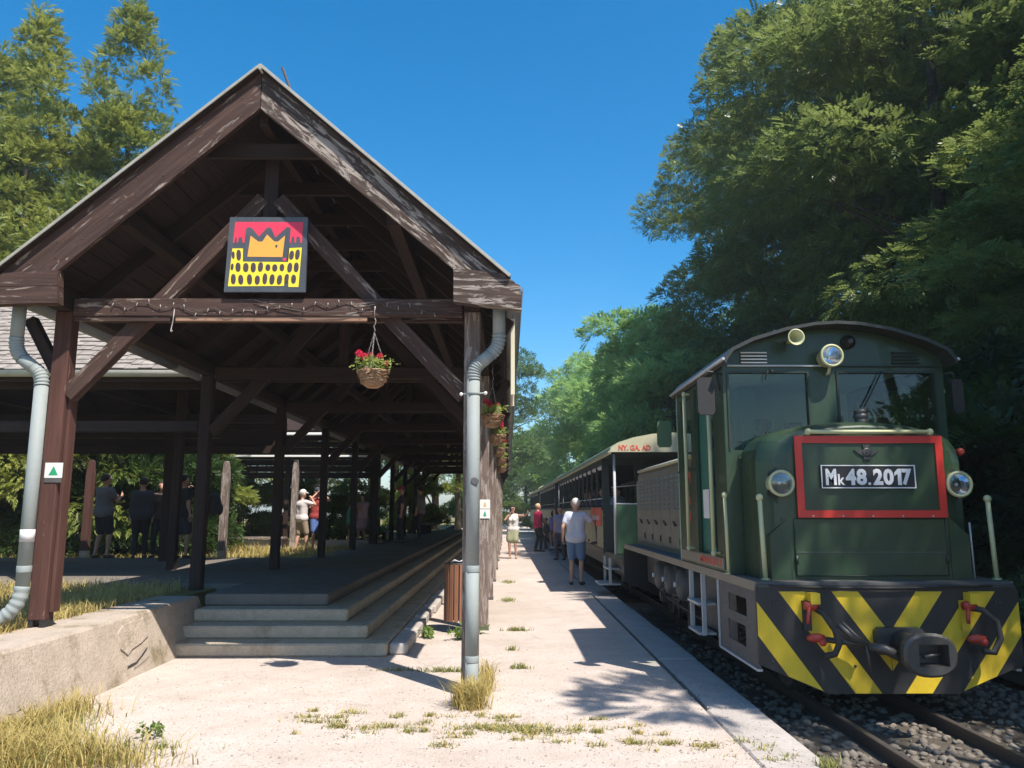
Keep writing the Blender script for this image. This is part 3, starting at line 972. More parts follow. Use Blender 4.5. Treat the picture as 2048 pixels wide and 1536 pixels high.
def wall_mesh(cuts_u, cuts_v, holes, t, m, plane, pos):
    """a panel with real openings: cells between the cuts, thickness t; plane 'XZ' (faces Y) or 'YZ' (faces X)"""
    us = sorted(set(cuts_u + [h[0] for h in holes] + [h[1] for h in holes]))
    vs_ = sorted(set(cuts_v + [h[2] for h in holes] + [h[3] for h in holes]))
    solid = {}
    for i in range(len(us) - 1):
        for j in range(len(vs_) - 1):
            cu, cv = (us[i] + us[i + 1]) / 2, (vs_[j] + vs_[j + 1]) / 2
            solid[i, j] = not any(h[0] < cu < h[1] and h[2] < cv < h[3] for h in holes)
    mb = MB()
    def P(u, v, k):
        w = pos + k * t
        return (u, w, v) if plane == 'XZ' else (w, u, v)
    idx = {}
    vs, fs = [], []
    def vi(i, j, k):
        if (i, j, k) not in idx:
            idx[i, j, k] = len(vs)
            vs.append(P(us[i], vs_[j], k))
        return idx[i, j, k]
    for (i, j), s_ in solid.items():
        if not s_:
            continue
        for k in (0, 1):
            fs.append((vi(i, j, k), vi(i + 1, j, k), vi(i + 1, j + 1, k), vi(i, j + 1, k)))
        for (di, dj, e0, e1) in ((-1, 0, (i, j), (i, j + 1)), (1, 0, (i + 1, j), (i + 1, j + 1)), (0, -1, (i, j), (i + 1, j)), (0, 1, (i, j + 1), (i + 1, j + 1))):
            if not solid.get((i + di, j + dj), False):
                fs.append((vi(*e0, 0), vi(*e1, 0), vi(*e1, 1), vi(*e0, 1)))
    mb.add(vs, fs, m)
    return mb

# --- underframe
fr = part('underframe', MB().box((LX - 0.62, 6.225, 0.36), (LX + 0.62, 13.15, 0.895), M['frame']).box((LX - 0.98, 6.225, 0.90), (LX + 0.98, 13.15, 0.952), M['frame'])
          .box((LX - 1.0, 6.24, 0.885), (LX - 0.981, 13.14, 0.956), M['hoodgrey']).box((LX + 0.981, 6.24, 0.885), (LX + 1.0, 13.14, 0.956), M['hoodgrey']), loco)
# front plate with its chevrons
OUT = [(-1.005, 0.90), (-1.005, 0.35), (-0.49, 0.138), (0.49, 0.138), (1.005, 0.35), (1.005, 0.90), (0.985, 0.915), (-0.985, 0.915)]
pl_ = part('buffer_plate', MB().prism([(LX + x, z) for x, z in OUT], 6.20, 6.222, M['black']), loco)
def clip(poly, a, b, c):
    """keep the part with a*x+b*z<=c"""
    out = []
    for k in range(len(poly)):
        p, q = poly[k], poly[(k + 1) % len(poly)]
        dp, dq = a * p[0] + b * p[1] - c, a * q[0] + b * q[1] - c
        if dp <= 0: out.append(p)
        if dp * dq < 0:
            t = dp / (dp - dq)
            out.append((p[0] + (q[0] - p[0]) * t, p[1] + (q[1] - p[1]) * t))
    return out
OUTC = [(-1.0, 0.885), (-1.0, 0.353), (-0.488, 0.142), (0.488, 0.142), (1.0, 0.353), (1.0, 0.885)]
ztop = 0.885
for sg in (-1, 1):
    for a, b in ((-1.235, -1.055), (-0.828, -0.628), (-0.424, -0.222)):
        h = 0.9
        poly = [(a, ztop), (a + 0.725 * h, ztop - h), (b + 0.725 * h, ztop - h), (b, ztop)]
        poly = [(-sg * x, z) for x, z in poly]
        # stop at the centre line
        poly = clip(poly, 1.0, 0, -0.003) if sg < 0 else clip(poly, -1.0, 0, -0.003)
        n = len(OUTC)
        for k in range(n):
            p, q = OUTC[k], OUTC[(k + 1) % n]
            # inside of the outline lies to the left going round counter-clockwise
            ex, ez = q[0] - p[0], q[1] - p[1]
            nx, nz = ez, -ex
            poly = clip(poly, nx, nz, nx * p[0] + nz * p[1])
        if len(poly) > 2:
            part('warning_stripe', MB().prism([(LX + x, z) for x, z in poly], 6.1965, 6.2005, M['yellow']), pl_)
part('top_lip', MB().box((LX - 0.985, 6.19, 0.9155), (LX + 0.985, 6.30, 0.935), M['steel']), pl_)
for x, z in [(-0.87, .80), (-0.84, .80), (-0.9, .25 + .12), (0.86, .80), (0.83, .80), (-0.55, .33), (0.62, .33), (-.28, .34), (.45, .42)]:
    part('bolt', MB().lathe([(0.011, 0), (0.011, -0.008), (0.006, -0.010)], M['steel'], (LX + x, 6.197, z), 'Y', 8), pl_)

# --- central buffer and coupling
cp = part('central_buffer', MB().prism([(LX - .13 + .0, .43), (LX - .13, .60), (LX - .10, .625), (LX + .20, .625), (LX + .23, .60), (LX + .23, .43)], 6.13, 6.196, M['steel'])
          .lathe([(0.085, 0), (0.085, -0.22), (0.10, -0.26)], M['steel'], (LX + .05, 6.13, .52), 'Y', 18), loco)
mb = MB()
# oval head with a real slot through its face
N = 28
cx_, cz_ = LX + 0.06, 0.495
def ell(a, b, p=2.4):
    return [(cx_ + a * math.copysign(abs(math.cos(t)) ** (2 / p), math.cos(t)), cz_ + b * math.copysign(abs(math.sin(t)) ** (2 / p), math.sin(t))) for t in [2 * math.pi * k / N for k in range(N)]]
def slot(a, b):
    return [(cx_ + 0.02 + a * max(-1, min(1, 1.5 * math.cos(t))), cz_ + b * max(-1, min(1, 1.5 * math.sin(t)))) for t in [2 * math.pi * k / N for k in range(N)]]
rings = [(ell(.12, .10), 5.93), (ell(.185, .145), 5.80), (ell(.19, .15), 5.74), (ell(.17, .132), 5.722), (slot(.105, .075), 5.725), (slot(.098, .07), 5.85)]
vs, fs = [], []
for poly, y in rings:
    vs += [(x, y, z) for x, z in poly]
for r_ in range(len(rings) - 1):
    for k in range(N):
        k2 = (k + 1) % N
        fs.append((r_ * N + k, r_ * N + k2, (r_ + 1) * N + k2, (r_ + 1) * N + k))
fs.append(tuple((len(rings) - 1) * N + k for k in range(N)))
fs.append(tuple(reversed(range(N))))
mb.add(vs, fs, M['steel'], False)
part('buffer_head', mb, cp)
part('coupling_pin', MB().tube([(cx_ - .04, 5.76, .48), (cx_ + .09, 5.78, .50)], 0.014, M['steel'], 8), cp)
hk = part('screw_coupling', MB().tube([(LX - .60, 6.15, .55), (LX - .28, 6.10, .515), (LX - .22, 6.08, .51)], 0.022, M['steel'], 8)
          .tube([(LX - .44, 6.08, .66), (LX - .36, 6.05, .58), (LX - .26, 6.03, .52)], 0.02, M['steel'], 8)
          .tube([(LX - .40, 6.10, .67), (LX - .30, 6.06, .56), (LX - .24, 6.04, .52)], 0.014, M['steel'], 8)
          .tube([(LX - .26, 6.04, .535), (LX - .25, 6.02, .43), (LX - .25, 6.02, .33)], 0.011, M['steel'], 6)
          .tube([(LX - .24, 6.03, .51), (LX - .14, 5.98, .495), (LX - .05, 5.95, .44)], 0.03, M['steel'], 8, rs=[.028, .036, .03])
          .tube([(LX - .20, 6.0, .53), (LX - .10, 5.96, .50), (LX - .03, 5.93, .44)], 0.012, M['steel'], 6), loco)
part('nut', MB().lathe([(0.035, -0.03), (0.035, 0.03)], M['steel'], (LX - .03, 5.94, .435), 'X', 6), hk)
for sg in (-1, 1):
    x = LX + sg * 0.60
    hz = part('brake_hose', MB().tube([(x + 0.02, 6.15, .77), (x + .07, 6.10, .73), (x + .13, 6.06, .62), (x + .15, 6.05, .52), (x + .12, 6.06, .45), (x + .05, 6.08, .43)] if sg < 0 else
                                      [(x, 6.15, .77), (x + .06, 6.10, .76), (x + .14, 6.06, .68), (x + .15, 6.05, .56), (x + .10, 6.06, .46), (x + .02, 6.07, .47)], 0.024, M['rubber'], 10), loco)
    part('tap', MB().lathe([(0.03, -.05), (0.036, -.02), (0.036, .03), (0.025, .05)], M['redtap'], (x - .01, 6.14, .785), 'X', 10).tube([(x - .03, 6.12, .78), (x - .05, 6.10, .70), (x - .05, 6.10, .66)], 0.014, M['redtap'], 8), hz)
    part('hose_head', MB().lathe([(0.015, -.07), (0.030, -.04), (0.034, .02), (0.022, .06)], M['redtap'], (x + .0, 6.09, .56 if sg < 0 else .55), 'X', 10).sphere((x + .04, 6.08, .53), .030, M['redtap'], 10, 6), hz)
    part('hose_bracket', MB().box((x - .02, 6.10, .80), (x + .05, 6.195, .88), M['yellow']).box((x - .06, 6.165, .60), (x + .0, 6.195, .82), M['yellow'] if sg > 0 else M['black']), hz)
# --- front bonnet
def bonnet(prof_half, ys, m, cap_first=True):
    """loft: prof_half list of (halfwidth, z); ys list of (y, sx, dz, inset of corner)"""
    secs = []
    for (y, sx, top) in ys:
        pts = [(w * sx, z if z < 1.2 else 1.2 + (z - 1.2) * top) for w, z in prof_half]
        full = [(LX - w, y, z) for w, z in pts] + [(LX + w, y, z) for w, z in reversed(pts[:-1])]
        secs.append(full)
    n = len(secs[0])
    vs, fs = [p for s_ in secs for p in s_], []
    for a in range(len(secs) - 1):
        for k in range(n - 1):
            fs.append((a * n + k, a * n + k + 1, (a + 1) * n + k + 1, (a + 1) * n + k))
    fs.append(tuple(range(n)))
    fs.append(tuple(reversed(range((len(secs) - 1) * n, len(secs) * n))))
    return MB().add(vs, fs, m)
PH = [(0.86, 0.953), (0.86, 1.90), (0.84, 2.00), (0.79, 2.075), (0.71, 2.13), (0.60, 2.165), (0.40, 2.205), (0.20, 2.225), (0.0, 2.232)]
hood = part('front_bonnet', bonnet(PH, [(6.93, 1.0, 1.0), (6.62, 1.0, 1.0), (6.56, 0.985, 0.995), (6.47, 0.86, 0.975), (6.43, 0.76, 0.955), (6.418, 0.735, 0.94)], M['green']), loco)
# lower corner panels that fill out the bonnet under the lamps
for sg in (-1, 1):
    part('corner_panel', MB().prism([(LX + sg * .615, .954), (LX + sg * .80, .954), (LX + sg * .80, 1.30), (LX + sg * .615, 1.47)], 6.425, 6.60, M['green']), hood)
    part('corner_panel', MB().prism([(LX + sg * .62, 1.92), (LX + sg * .77, 1.80), (LX + sg * .78, 1.62), (LX + sg * .63, 1.46)], 6.455, 6.60, M['green_dark']), hood)
rv = MB()
for k in range(11):
    rv.sphere((LX - .873, 6.905, 1.0 + .095 * k), .009, M['steel'], 6, 4)
tag(part('rivet', rv, hood), kind='stuff')
for sx_ in (-1, 1):
    part('seam_strip', MB().box((LX + sx_ * .868, 6.90, .96), (LX + sx_ * .858, 6.925, 1.98), M['green_dark']), hood)
part('front_door', MB().box((LX - .60, 6.408, .99), (LX + .60, 6.424, 1.425), M['green']), hood)
part('door_seam', MB().box((LX - .60, 6.404, 1.165), (LX + .60, 6.4075, 1.171), M['frame']), hood)
part('front_panel', MB().box((LX - .57, 6.400, 1.46), (LX + .60, 6.424, 2.085), M['green']), hood)
x0, x1, z0, z1 = LX - .575, LX + .625, 1.44, 2.095
fw = 0.058
red = part('red_frame', MB().box((x0, 6.385, z1 - fw), (x1, 6.3985, z1), M['red']).box((x0, 6.385, z0), (x1, 6.3985, z0 + fw), M['red'])
           .box((x0, 6.386, z0 + fw), (x0 + fw, 6.3985, z1 - fw), M['red']).box((x1 - fw, 6.386, z0 + fw), (x1, 6.3985, z1 - fw), M['red']), loco)
for k in range(5):
    part('screw', MB().sphere((x0 + .12 + .24 * k, 6.385, z0 + .012), .008, M['silver'], 6, 4), red)
wl = MB()
for z in (.985, 1.432):
    wl.tube([(LX - .60, 6.4065, z), (LX + .60, 6.4065, z)], .0035, M['green_dark'], 5)
for x in (-.604, .604):
    wl.tube([(LX + x, 6.4065, .985), (LX + x, 6.4065, 1.432)], .0035, M['green_dark'], 5)
part('weld_seam', wl, hood)
bt = MB()
for x in (-.66, .66):
    for q in range(6):
        bt.sphere((LX + x * 1.06, 6.432, 1.0 + .085 * q), .008, M['green_dark'], 6, 4)
for q in range(15):
    bt.sphere((LX - .84 + .12 * q, 6.905, 2.0 + .235 * math.sqrt(max(0, 1 - ((-.84 + .12 * q) / .92) ** 2))), .009, M['green_dark'], 6, 4)
tag(part('bolt_row', bt, hood), kind='stuff')
for sx_ in (-1, 1):
    part('door_hinge', MB().tube([(LX + sx_ * .60, 6.402, 1.08), (LX + sx_ * .60, 6.402, 1.14)], .012, M['green_dark'], 6), hood)
part('front_cable', MB().tube([(LX - .9, 6.19, .93), (LX - .5, 6.17, .915), (LX + .1, 6.175, .91), (LX + .8, 6.18, .93)], .010, M['rubber'], 6), pl_)
# number plate
NX0, NX1, NZ0, NZ1 = 2.522, 3.282, 1.672, 1.858
npl = part('number_plate', MB().box((NX0, 6.378, NZ0), (NX1, 6.3995, NZ1), M['black']), loco)
tag(npl, 'black number plate with white characters')
t_ = 0.008
part('plate_rim', MB().box((NX0, 6.372, NZ1 - t_), (NX1, 6.3775, NZ1), M['whitetext']).box((NX0, 6.372, NZ0), (NX1, 6.3775, NZ0 + t_), M['whitetext'])
     .box((NX0, 6.3722, NZ0 + t_), (NX0 + t_, 6.3775, NZ1 - t_), M['whitetext']).box((NX1 - t_, 6.3722, NZ0 + t_), (NX1, 6.3775, NZ1 - t_), M['whitetext']), npl)
def word(body, m, parent, x0, x1, z0, z1, y, bold=0.0, name='lettering', rot=None):
    w, h = x1 - x0, z1 - z0
    me = text_mesh(body, m, w, h, 0.004, bold)
    X = Matrix.Translation(((x0 + x1) / 2, y, (z0 + z1) / 2))
    return link(name, me, parent, X)
sx = (NX1 - NX0) / 193.0
PX_ = lambda u: NX0 + (u - 1636) * sx
zb, zt = NZ0 + .026, NZ1 - .030
word("M", M['whitetext'], npl, PX_(1645), PX_(1667), zb, zt, 6.3745, .045)
word("k", M['whitetext'], npl, PX_(1670), PX_(1684), zb, zb + .088, 6.3745, .02)
word("4", M['whitetext'], npl, PX_(1686), PX_(1707), zb, zt, 6.3745, .045)
word("8", M['whitetext'], npl, PX_(1708), PX_(1729), zb, zt, 6.3745, .045)
word(".", M['whitetext'], npl, PX_(1731), PX_(1737), zb, zb + .022, 6.3745, .0)
word("2", M['whitetext'], npl, PX_(1742), PX_(1762), zb, zt, 6.3745, .045)
word("0", M['whitetext'], npl, PX_(1763), PX_(1784), zb, zt, 6.3745, .045)
u0, u1 = PX_(1787), PX_(1800)
part('lettering', MB().prism([(u1 - .030, zb), (u1, zb), (u1, zt), (u1 - .026, zt), (u0 - .004, zt - .030), (u0 - .004, zt - .058), (u1 - .030, zt - .040)], 6.3725, 6.3765, M['whitetext']), npl)
word("7", M['whitetext'], npl, PX_(1801), PX_(1821), zb, zt, 6.3745, .045)
# winged emblem: disc, wings, crown
ex, ez = 2.908, 1.962
em = MB()
for sg in (-1, 1):
    em.prism([(ex + sg * .015, ez + .022), (ex + sg * .10, ez + .018), (ex + sg * .075, ez - .004), (ex + sg * .05, ez - .02), (ex + sg * .018, ez - .035)], 6.388, 6.3995, M['steel'])
em.lathe([(.036, 0), (.036, -.014), (.026, -.017)], M['steel'], (ex, 6.399, ez), 'Y', 18)
em.lathe([(.012, -.016), (.012, -.022)], M['steel'], (ex, 6.399, ez), 'Y', 10)
em.prism([(ex - .024, ez + .036), (ex - .032, ez + .066), (ex - .01, ez + .058), (ex, ez + .072), (ex + .01, ez + .058), (ex + .032, ez + .066), (ex + .024, ez + .036)], 6.388, 6.3995, M['steel'])
em.prism([(ex - .022, ez - .034), (ex - .03, ez - .058), (ex + .03, ez - .058), (ex + .022, ez - .034)], 6.388, 6.3995, M['steel'])
part('winged_emblem', em, loco)
# headlights
def headlamp(x, y, z, r, parent):
    b = part('headlight', MB().lathe([(r * .75, .14), (r * .98, .05), (r * 1.0, -.03), (r * 1.08, -.035), (r * 1.10, -.055), (r * .98, -.065), (r * .88, -.060), (r * .86, -.02)], M['cream'], (x, y, z), 'Y', 26, cap=False), parent)
    part('reflector', MB().lathe([(.012, .05), (r * .3, .04), (r * .6, .015), (r * .86, -.04)], M['chrome'], (x, y, z), 'Y', 22, cap=False).sphere((x, y + .0, z), .016, M['silver'], 8, 6), b)
    part('lens', MB().lathe([(1e-6, -.066), (r * .4, -.064), (r * .88, -.055)], M['lens'], (x, y, z), 'Y', 22, cap=False), b)
    return b
headlamp(2.205, 6.44, 1.713, .098, loco)
headlamp(3.640, 6.44, 1.705, .098, loco)
# grab bar over the frame
part('grab_bar', MB().tube([(2.43, 6.36, 2.125), (3.42, 6.36, 2.125)], .017, M['cream'], 10).sphere((2.43, 6.36, 2.125), .028, M['cream'], 10, 6).sphere((3.42, 6.36, 2.125), .028, M['cream'], 10, 6)
     .tube([(2.43, 6.36, 2.125), (2.43, 6.47, 2.10)], .014, M['cream'], 8).tube([(3.42, 6.36, 2.125), (3.42, 6.47, 2.10)], .014, M['cream'], 8), loco)
# filler cap on the bonnet, red tail lamp at its far side
part('filler_cap', MB().lathe([(.055, -.03), (.058, .02), (.05, .03), (.06, .04), (.06, .07), (.05, .075), (.06, .085), (.06, .105), (.04, .115)], M['steel'], (3.02, 6.70, 2.235), 'Z', 16), loco)
part('marker_lamp', MB().lathe([(.03, 0), (.032, -.04), (.015, -.055)], M['redtap'], (3.785, 6.62, 1.98), 'Y', 12), loco)

# --- handrail posts
def rail_post(pts, r=.019):
    mb = MB().tube(pts, r, M['cream'], 10)
    mb.sphere(pts[0], r * 1.6, M['cream'], 10, 6)
    mb.lathe([(.036, 0), (.036, .012)], M['cream'], pts[-1], 'Z', 10)
    return part('handrail', mb, loco)
rail_post([(2.03, 6.42, 1.60), (2.035, 6.38, 0.955)])
rail_post([(1.905, 6.98, 1.63), (1.915, 6.98, 0.955)])
rail_post([(3.86, 6.40, 1.59), (3.865, 6.38, 0.955)])
rail_post([(3.90, 7.0, 2.55), (3.905, 7.0, 0.955)])
part('edge_trim', MB().tube([(3.755, 6.50, 1.40), (3.76, 6.50, 0.955)], .008, M['silver'], 6), loco)

# --- cab
C0, C1 = 6.93, 8.90
CL, CR_ = LX - .985, LX + .985
fw_ = part('cab_front', wall_mesh([CL, CR_], [.955, 2.80], [(1.965, 2.665, 2.02, 2.705), (2.945, 3.80, 2.02, 2.705)], .045, M['green'], 'XZ', C0), loco)
ARCH = [(-.985, 2.80), (-.93, 2.875), (-.75, 2.965), (-.45, 3.055), (-.2, 3.10), (0, 3.112), (.2, 3.10), (.45, 3.055), (.75, 2.965), (.93, 2.875), (.985, 2.80)]
part('front_gable', MB().prism([(LX + x, z) for x, z in ARCH], C0 + .001, C0 + .043, M['green']), loco)
rw_ = part('cab_rear', wall_mesh([CL, CR_], [.955, 2.80], [(2.02, 2.36, 1.75, 2.52), (2.50, 2.60, 1.6, 2.68), (2.76, 3.0, 1.9, 2.52), (3.12, 3.36, 1.9, 2.48), (3.46, 3.78, 1.9, 2.58)], .045, M['cab_in'], 'XZ', C1 - .045), loco)
part('rear_gable', MB().prism([(LX + x, z) for x, z in ARCH], C1 - .044, C1 - .001, M['cab_in']), loco)
lw_ = part('cab_side', wall_mesh([C0 + .046, C1 - .046], [.955, 2.80], [(7.32, 8.06, 1.09, 2.72), (8.22, 8.68, 1.95, 2.68)], .04, M['green'], 'YZ', CL), loco)
rr_ = part('cab_side', wall_mesh([C0 + .046, C1 - .046], [.955, 2.80], [(7.25, 7.95, 1.9, 2.68), (8.15, 8.7, 1.9, 2.68)], .04, M['green'], 'YZ', CR_ - .04), loco)
part('cab_floor', MB().box((CL + .045, C0 + .05, 1.0), (CR_ - .045, C1 - .05, 1.06), M['frame']), loco)
part('ceiling', MB().box((CL + .045, C0 + .05, 2.805), (CR_ - .045, C1 - .05, 2.83), M['cab_in']), loco)
part('control_desk', MB().box((2.75, C0 + .06, 1.07), (3.75, 7.40, 1.95), M['cab_in']).box((2.55, C0 + .07, 1.9), (2.72, 7.25, 2.05), M['teal']), loco)
part('cab_partition', MB().box((2.46, 8.30, 1.07), (2.62, 8.80, 2.78), M['teal']), loco)
mb = MB()
for x0, x1, z0, z1 in ((1.965, 2.665, 2.02, 2.705), (2.945, 3.80, 2.02, 2.705)):
    part('window_pane', MB().box((x0 + .001, C0 + .018, z0 + .001), (x1 - .001, C0 + .023, z1 - .001), M['glass']), fw_)
    g = .018
    part('window_frame', MB().box((x0 - g, C0 - .012, z1), (x1 + g, C0 - .001, z1 + g), M['green_dark']).box((x0 - g, C0 - .012, z0), (x0, C0 - .001, z1), M['green_dark']).box((x1, C0 - .012, z0), (x1 + g, C0 - .001, z1), M['green_dark']), fw_)
for y0, y1, z0, z1, x in ((8.22, 8.68, 1.95, 2.68, CL + .018), (7.25, 7.95, 1.9, 2.68, CR_ - .02), (8.15, 8.7, 1.9, 2.68, CR_ - .02)):
    part('window_pane', MB().box((x, y0 + .001, z0 + .001), (x + .005, y1 - .001, z1 - .001), M['glass']), lw_ if x < LX else rr_)
# door leaf folded into the cab, white notice on it, lettering panel under the door
dl = part('cab_door', MB().box((CL + .05, 7.70, 1.07), (CL + .085, 8.20, 2.60), M['teal']), loco)
part('notice', MB().box((CL + .044, 7.76, 1.42), (CL + .0495, 7.98, 1.70), M['white']), dl)
sp = part('sill_panel', MB().box((CL - .012, 7.10, .985), (CL - .001, 8.80, 1.08), M['hoodgrey']), loco)
def side_word(body, m, parent, y0, y1, z0, z1, x, bold=.02):
    me = text_mesh(body, m, y1 - y0, z1 - z0, .003, bold)
    X = Matrix.Translation((x, (y0 + y1) / 2, (z0 + z1) / 2)) @ Matrix.Rotation(R(-90), 4, 'Z')
    return link('lettering', me, parent, X)
side_word("Mk48.2017", M['redtext'], sp, 7.16, 7.95, 1.0, 1.068, CL - .014)
for ch, z in (("M", 1.78), ("Á", 1.56), ("V", 1.36)):
    side_word(ch, M['redtext'], lw_, 8.30, 8.48, z, z + .13, CL - .003)
part('belt_strip', MB().box((CL - .008, 8.09, 1.90), (CL - .001, 8.88, 1.925), M['green_dark']), lw_)
for y, zt_, zb_ in ((8.20, 2.70, 1.12), (7.22, 2.62, 1.12)):
    part('door_handrail', MB().tube([(CL - .065, y, zt_), (CL - .065, y, zb_)], .018, M['cream'], 10).sphere((CL - .065, y, zt_), .026, M['cream'], 8, 6).sphere((CL - .065, y, zb_), .028, M['cream'], 8, 6)
         .tube([(CL - .065, y, zt_), (CL - .001, y, zt_)], .012, M['cream'], 6).tube([(CL - .065, y, zb_), (CL - .001, y, zb_)], .012, M['cream'], 6), loco)
# roof
outer = [(-1.02, 2.785), (-1.0, 2.83), (-.945, 2.90), (-.76, 2.99), (-.455, 3.082), (-.2, 3.128), (0, 3.14), (.2, 3.128), (.455, 3.082), (.76, 2.99), (.945, 2.90), (1.0, 2.83), (1.02, 2.785)]
inner = [(-.99, 2.785), (-.93, 2.876)] + ARCH[2:9] + [(.93, 2.876), (.99, 2.785)]
poly = [(LX + x, z) for x, z in outer] + [(LX + x, z + .002) for x, z in reversed(inner)]
vs, fs = [], []
no, ni = len(outer), len(inner)
rl_ = [-1.02, -.99, -.93, -.75, -.45, -.2, 0, .2, .45, .75, .93, .99, 1.02]
mb = MB()
Y0, Y1 = C0 - .20, C1 + .10
pts_o = [(LX + x, z) for x, z in outer]
pts_i = [(LX + x * .985, z - .028) for x, z in outer]
vs = [(x, Y0, z) for x, z in pts_o] + [(x, Y0, z) for x, z in pts_i] + [(x, Y1, z) for x, z in pts_o] + [(x, Y1, z) for x, z in pts_i]
n = no
for k in range(n - 1):
    fs += [(k, k + 1, n + k + 1, n + k), (2 * n + k, 3 * n + k, 3 * n + k + 1, 2 * n + k + 1), (k, 2 * n + k, 2 * n + k + 1, k + 1), (n + k, n + k + 1, 3 * n + k + 1, 3 * n + k)]
fs += [(0, n, 3 * n, 2 * n), (n - 1, 3 * n - 1, 4 * n - 1, 2 * n - 1)]
mb.add(vs, fs, M['roofdark'])
rfp = part('cab_roof', mb, loco)
part('roof_gutter', MB().tube([(LX - 1.025, Y0, 2.80), (LX - 1.025, Y1, 2.80)], .014, M['silver'], 6).tube([(LX + 1.025, Y0, 2.80), (LX + 1.025, Y1, 2.80)], .014, M['silver'], 6), rfp)
part('rain_strip', MB().box((CL + .04, C0 - .03, 2.762), (LX + .02, C0 - .001, 2.775), M['silver']).box((LX + .03, C0 - .03, 2.762), (CR_ - .04, C0 - .001, 2.775), M['green_dark']), rfp)
# roof front fittings: vents, horn, bell, third lamp
for x0_, m in ((2.08, M['white']), (3.44, M['green_dark'])):
    v = part('vent', MB().box((x0_ - .005, C0 - .006, 2.785), (x0_ + .235, C0 - .001, 2.905), M['green']), loco)
    for k in range(4):
        part('louvre', MB().prism([(C0 - .03, 2.79 + .03 * k), (C0 - .0065, 2.795 + .03 * k), (C0 - .0065, 2.808 + .03 * k), (C0 - .032, 2.799 + .03 * k)], x0_, x0_ + .23, m, 'YZ'), v)
hb = part('horn', MB().lathe([(.02, .0), (.022, -.10), (.035, -.17), (.062, -.215), (.074, -.225), (.064, -.222), (.036, -.165), (.012, -.10)], M['cream'], (2.51, C0, 2.985), 'Y', 22), loco)
headlamp(2.845, C0 - .09, 2.838, .094, loco)
part('lamp_bracket', MB().tube([(2.845, C0 - .08, 2.75), (2.845, C0 - .05, 2.70), (2.845, C0 - .001, 2.69)], .016, M['cream'], 8), loco)
part('bell', MB().lathe([(.06, -.001), (.062, -.03), (.045, -.05), (.05, -.055), (.02, -.07), (.02, -.08)], M['steel'], (3.05, C0, 2.985), 'Y', 20), loco)
# wipers
part('wiper', MB().tube([(2.32, C0 - .03, 2.735), (2.30, C0 - .035, 2.70), (2.285, C0 - .03, 2.64)], .006, M['black'], 5).tube([(2.34, C0 - .03, 2.735), (2.37, C0 - .035, 2.69)], .006, M['black'], 5), loco)
part('wiper', MB().tube([(3.33, C0 - .02, 2.72), (3.22, C0 - .02, 2.52), (3.15, C0 - .02, 2.40)], .007, M['black'], 5), loco)
# mirrors
def mirror(x, y, z, w, h, m, sg):
    b = part('mirror', MB().prism([(x - w / 2 + .02, z - h / 2), (x + w / 2 - .02, z - h / 2), (x + w / 2, z - h / 2 + .03), (x + w / 2, z + h / 2 - .03), (x + w / 2 - .02, z + h / 2), (x - w / 2 + .02, z + h / 2), (x - w / 2, z + h / 2 - .03), (x - w / 2, z - h / 2 + .03)], y, y + .05, m), loco)
    part('mirror_arm', MB().tube([(x, y + .03, z + h / 2 - .01), (x + sg * .02, y + .03, z + h / 2 + .06), (x + sg * .16, y + .10, z + h / 2 + .05), (x + sg * .24, y + .16, z + h / 2 - .0)], .010, M['black'], 6).tube([(x + sg * .13, y + .1, z + h / 2 + .05), (x + sg * .15, y + .12, z + h / 2 - .10)], .012, M['black'], 6), b)
mirror(1.745, 6.86, 2.49, .15, .33, M['rubber'], 1)
mirror(3.99, 6.90, 2.50, .10, .30, M['black'], -1)
mirror(1.80, 9.02, 2.36, .16, .30, M['coachgreen'], 1)

# --- long rear bonnet with louvred doors
RB = [(0.80, 0.955), (0.80, 2.02), (0.78, 2.10), (0.70, 2.16), (0.50, 2.20), (0.25, 2.22), (0.0, 2.225)]
def loft2(prof, y0, y1, m):
    full = [(LX - w, z) for w, z in prof] + [(LX + w, z) for w, z in reversed(prof[:-1])]
    return MB().prism(full, y0, y1, m)
rb = part('rear_bonnet', loft2(RB, 8.905, 12.75, M['hoodgrey']), loco)
part('bonnet_nose', MB().prism([(LX - .80, .955), (LX - .80, 1.95), (LX - .62, 2.12), (LX + .62, 2.12), (LX + .80, 1.95), (LX + .80, .955)], 12.752, 12.95, M['hoodgrey']), rb)
part('bonnet_edge', MB().tube([(LX - .80, 8.93, 2.10), (LX - .80, 12.72, 2.10)], .022, M['coachcream'], 8).tube([(LX + .80, 8.93, 2.10), (LX + .80, 12.72, 2.10)], .022, M['coachcream'], 8), rb)
lou = MB()
lou.add([(0, -.115, -.014), (0, .115, -.014), (0, .115, .014), (0, -.115, .014), (-.018, -.11, -.014), (-.018, .11, -.014), (-.003, .11, .012), (-.003, -.11, .012)],
        [(4, 5, 6, 7), (0, 4, 7, 3), (1, 2, 6, 5), (0, 1, 5, 4), (3, 7, 6, 2), (0, 3, 2, 1)], M['hoodgrey'])
lou_me = lou.mesh('louvre')
for k in range(6):
    y = 9.02 + .62 * k
    d = part('bonnet_door', MB().box((LX - .812, y, 1.02), (LX - .801, y + .60, 2.04), M['hoodgrey']), rb)
    for c in range(2):
        for r_ in range(8):
            link('louvre', lou_me, d, Matrix.Translation((LX - .8125, y + .155 + .285 * c, 1.52 + .058 * r_)))
    part('door_handle', MB().tube([(LX - .815, y + .27, 1.30), (LX - .845, y + .28, 1.36), (LX - .845, y + .32, 1.36), (LX - .815, y + .33, 1.30)], .010, M['black'], 6), d)
    part('latch', MB().box((LX - .825, y + .03, 1.08), (LX - .8125, y + .07, 1.16), M['black']), d)
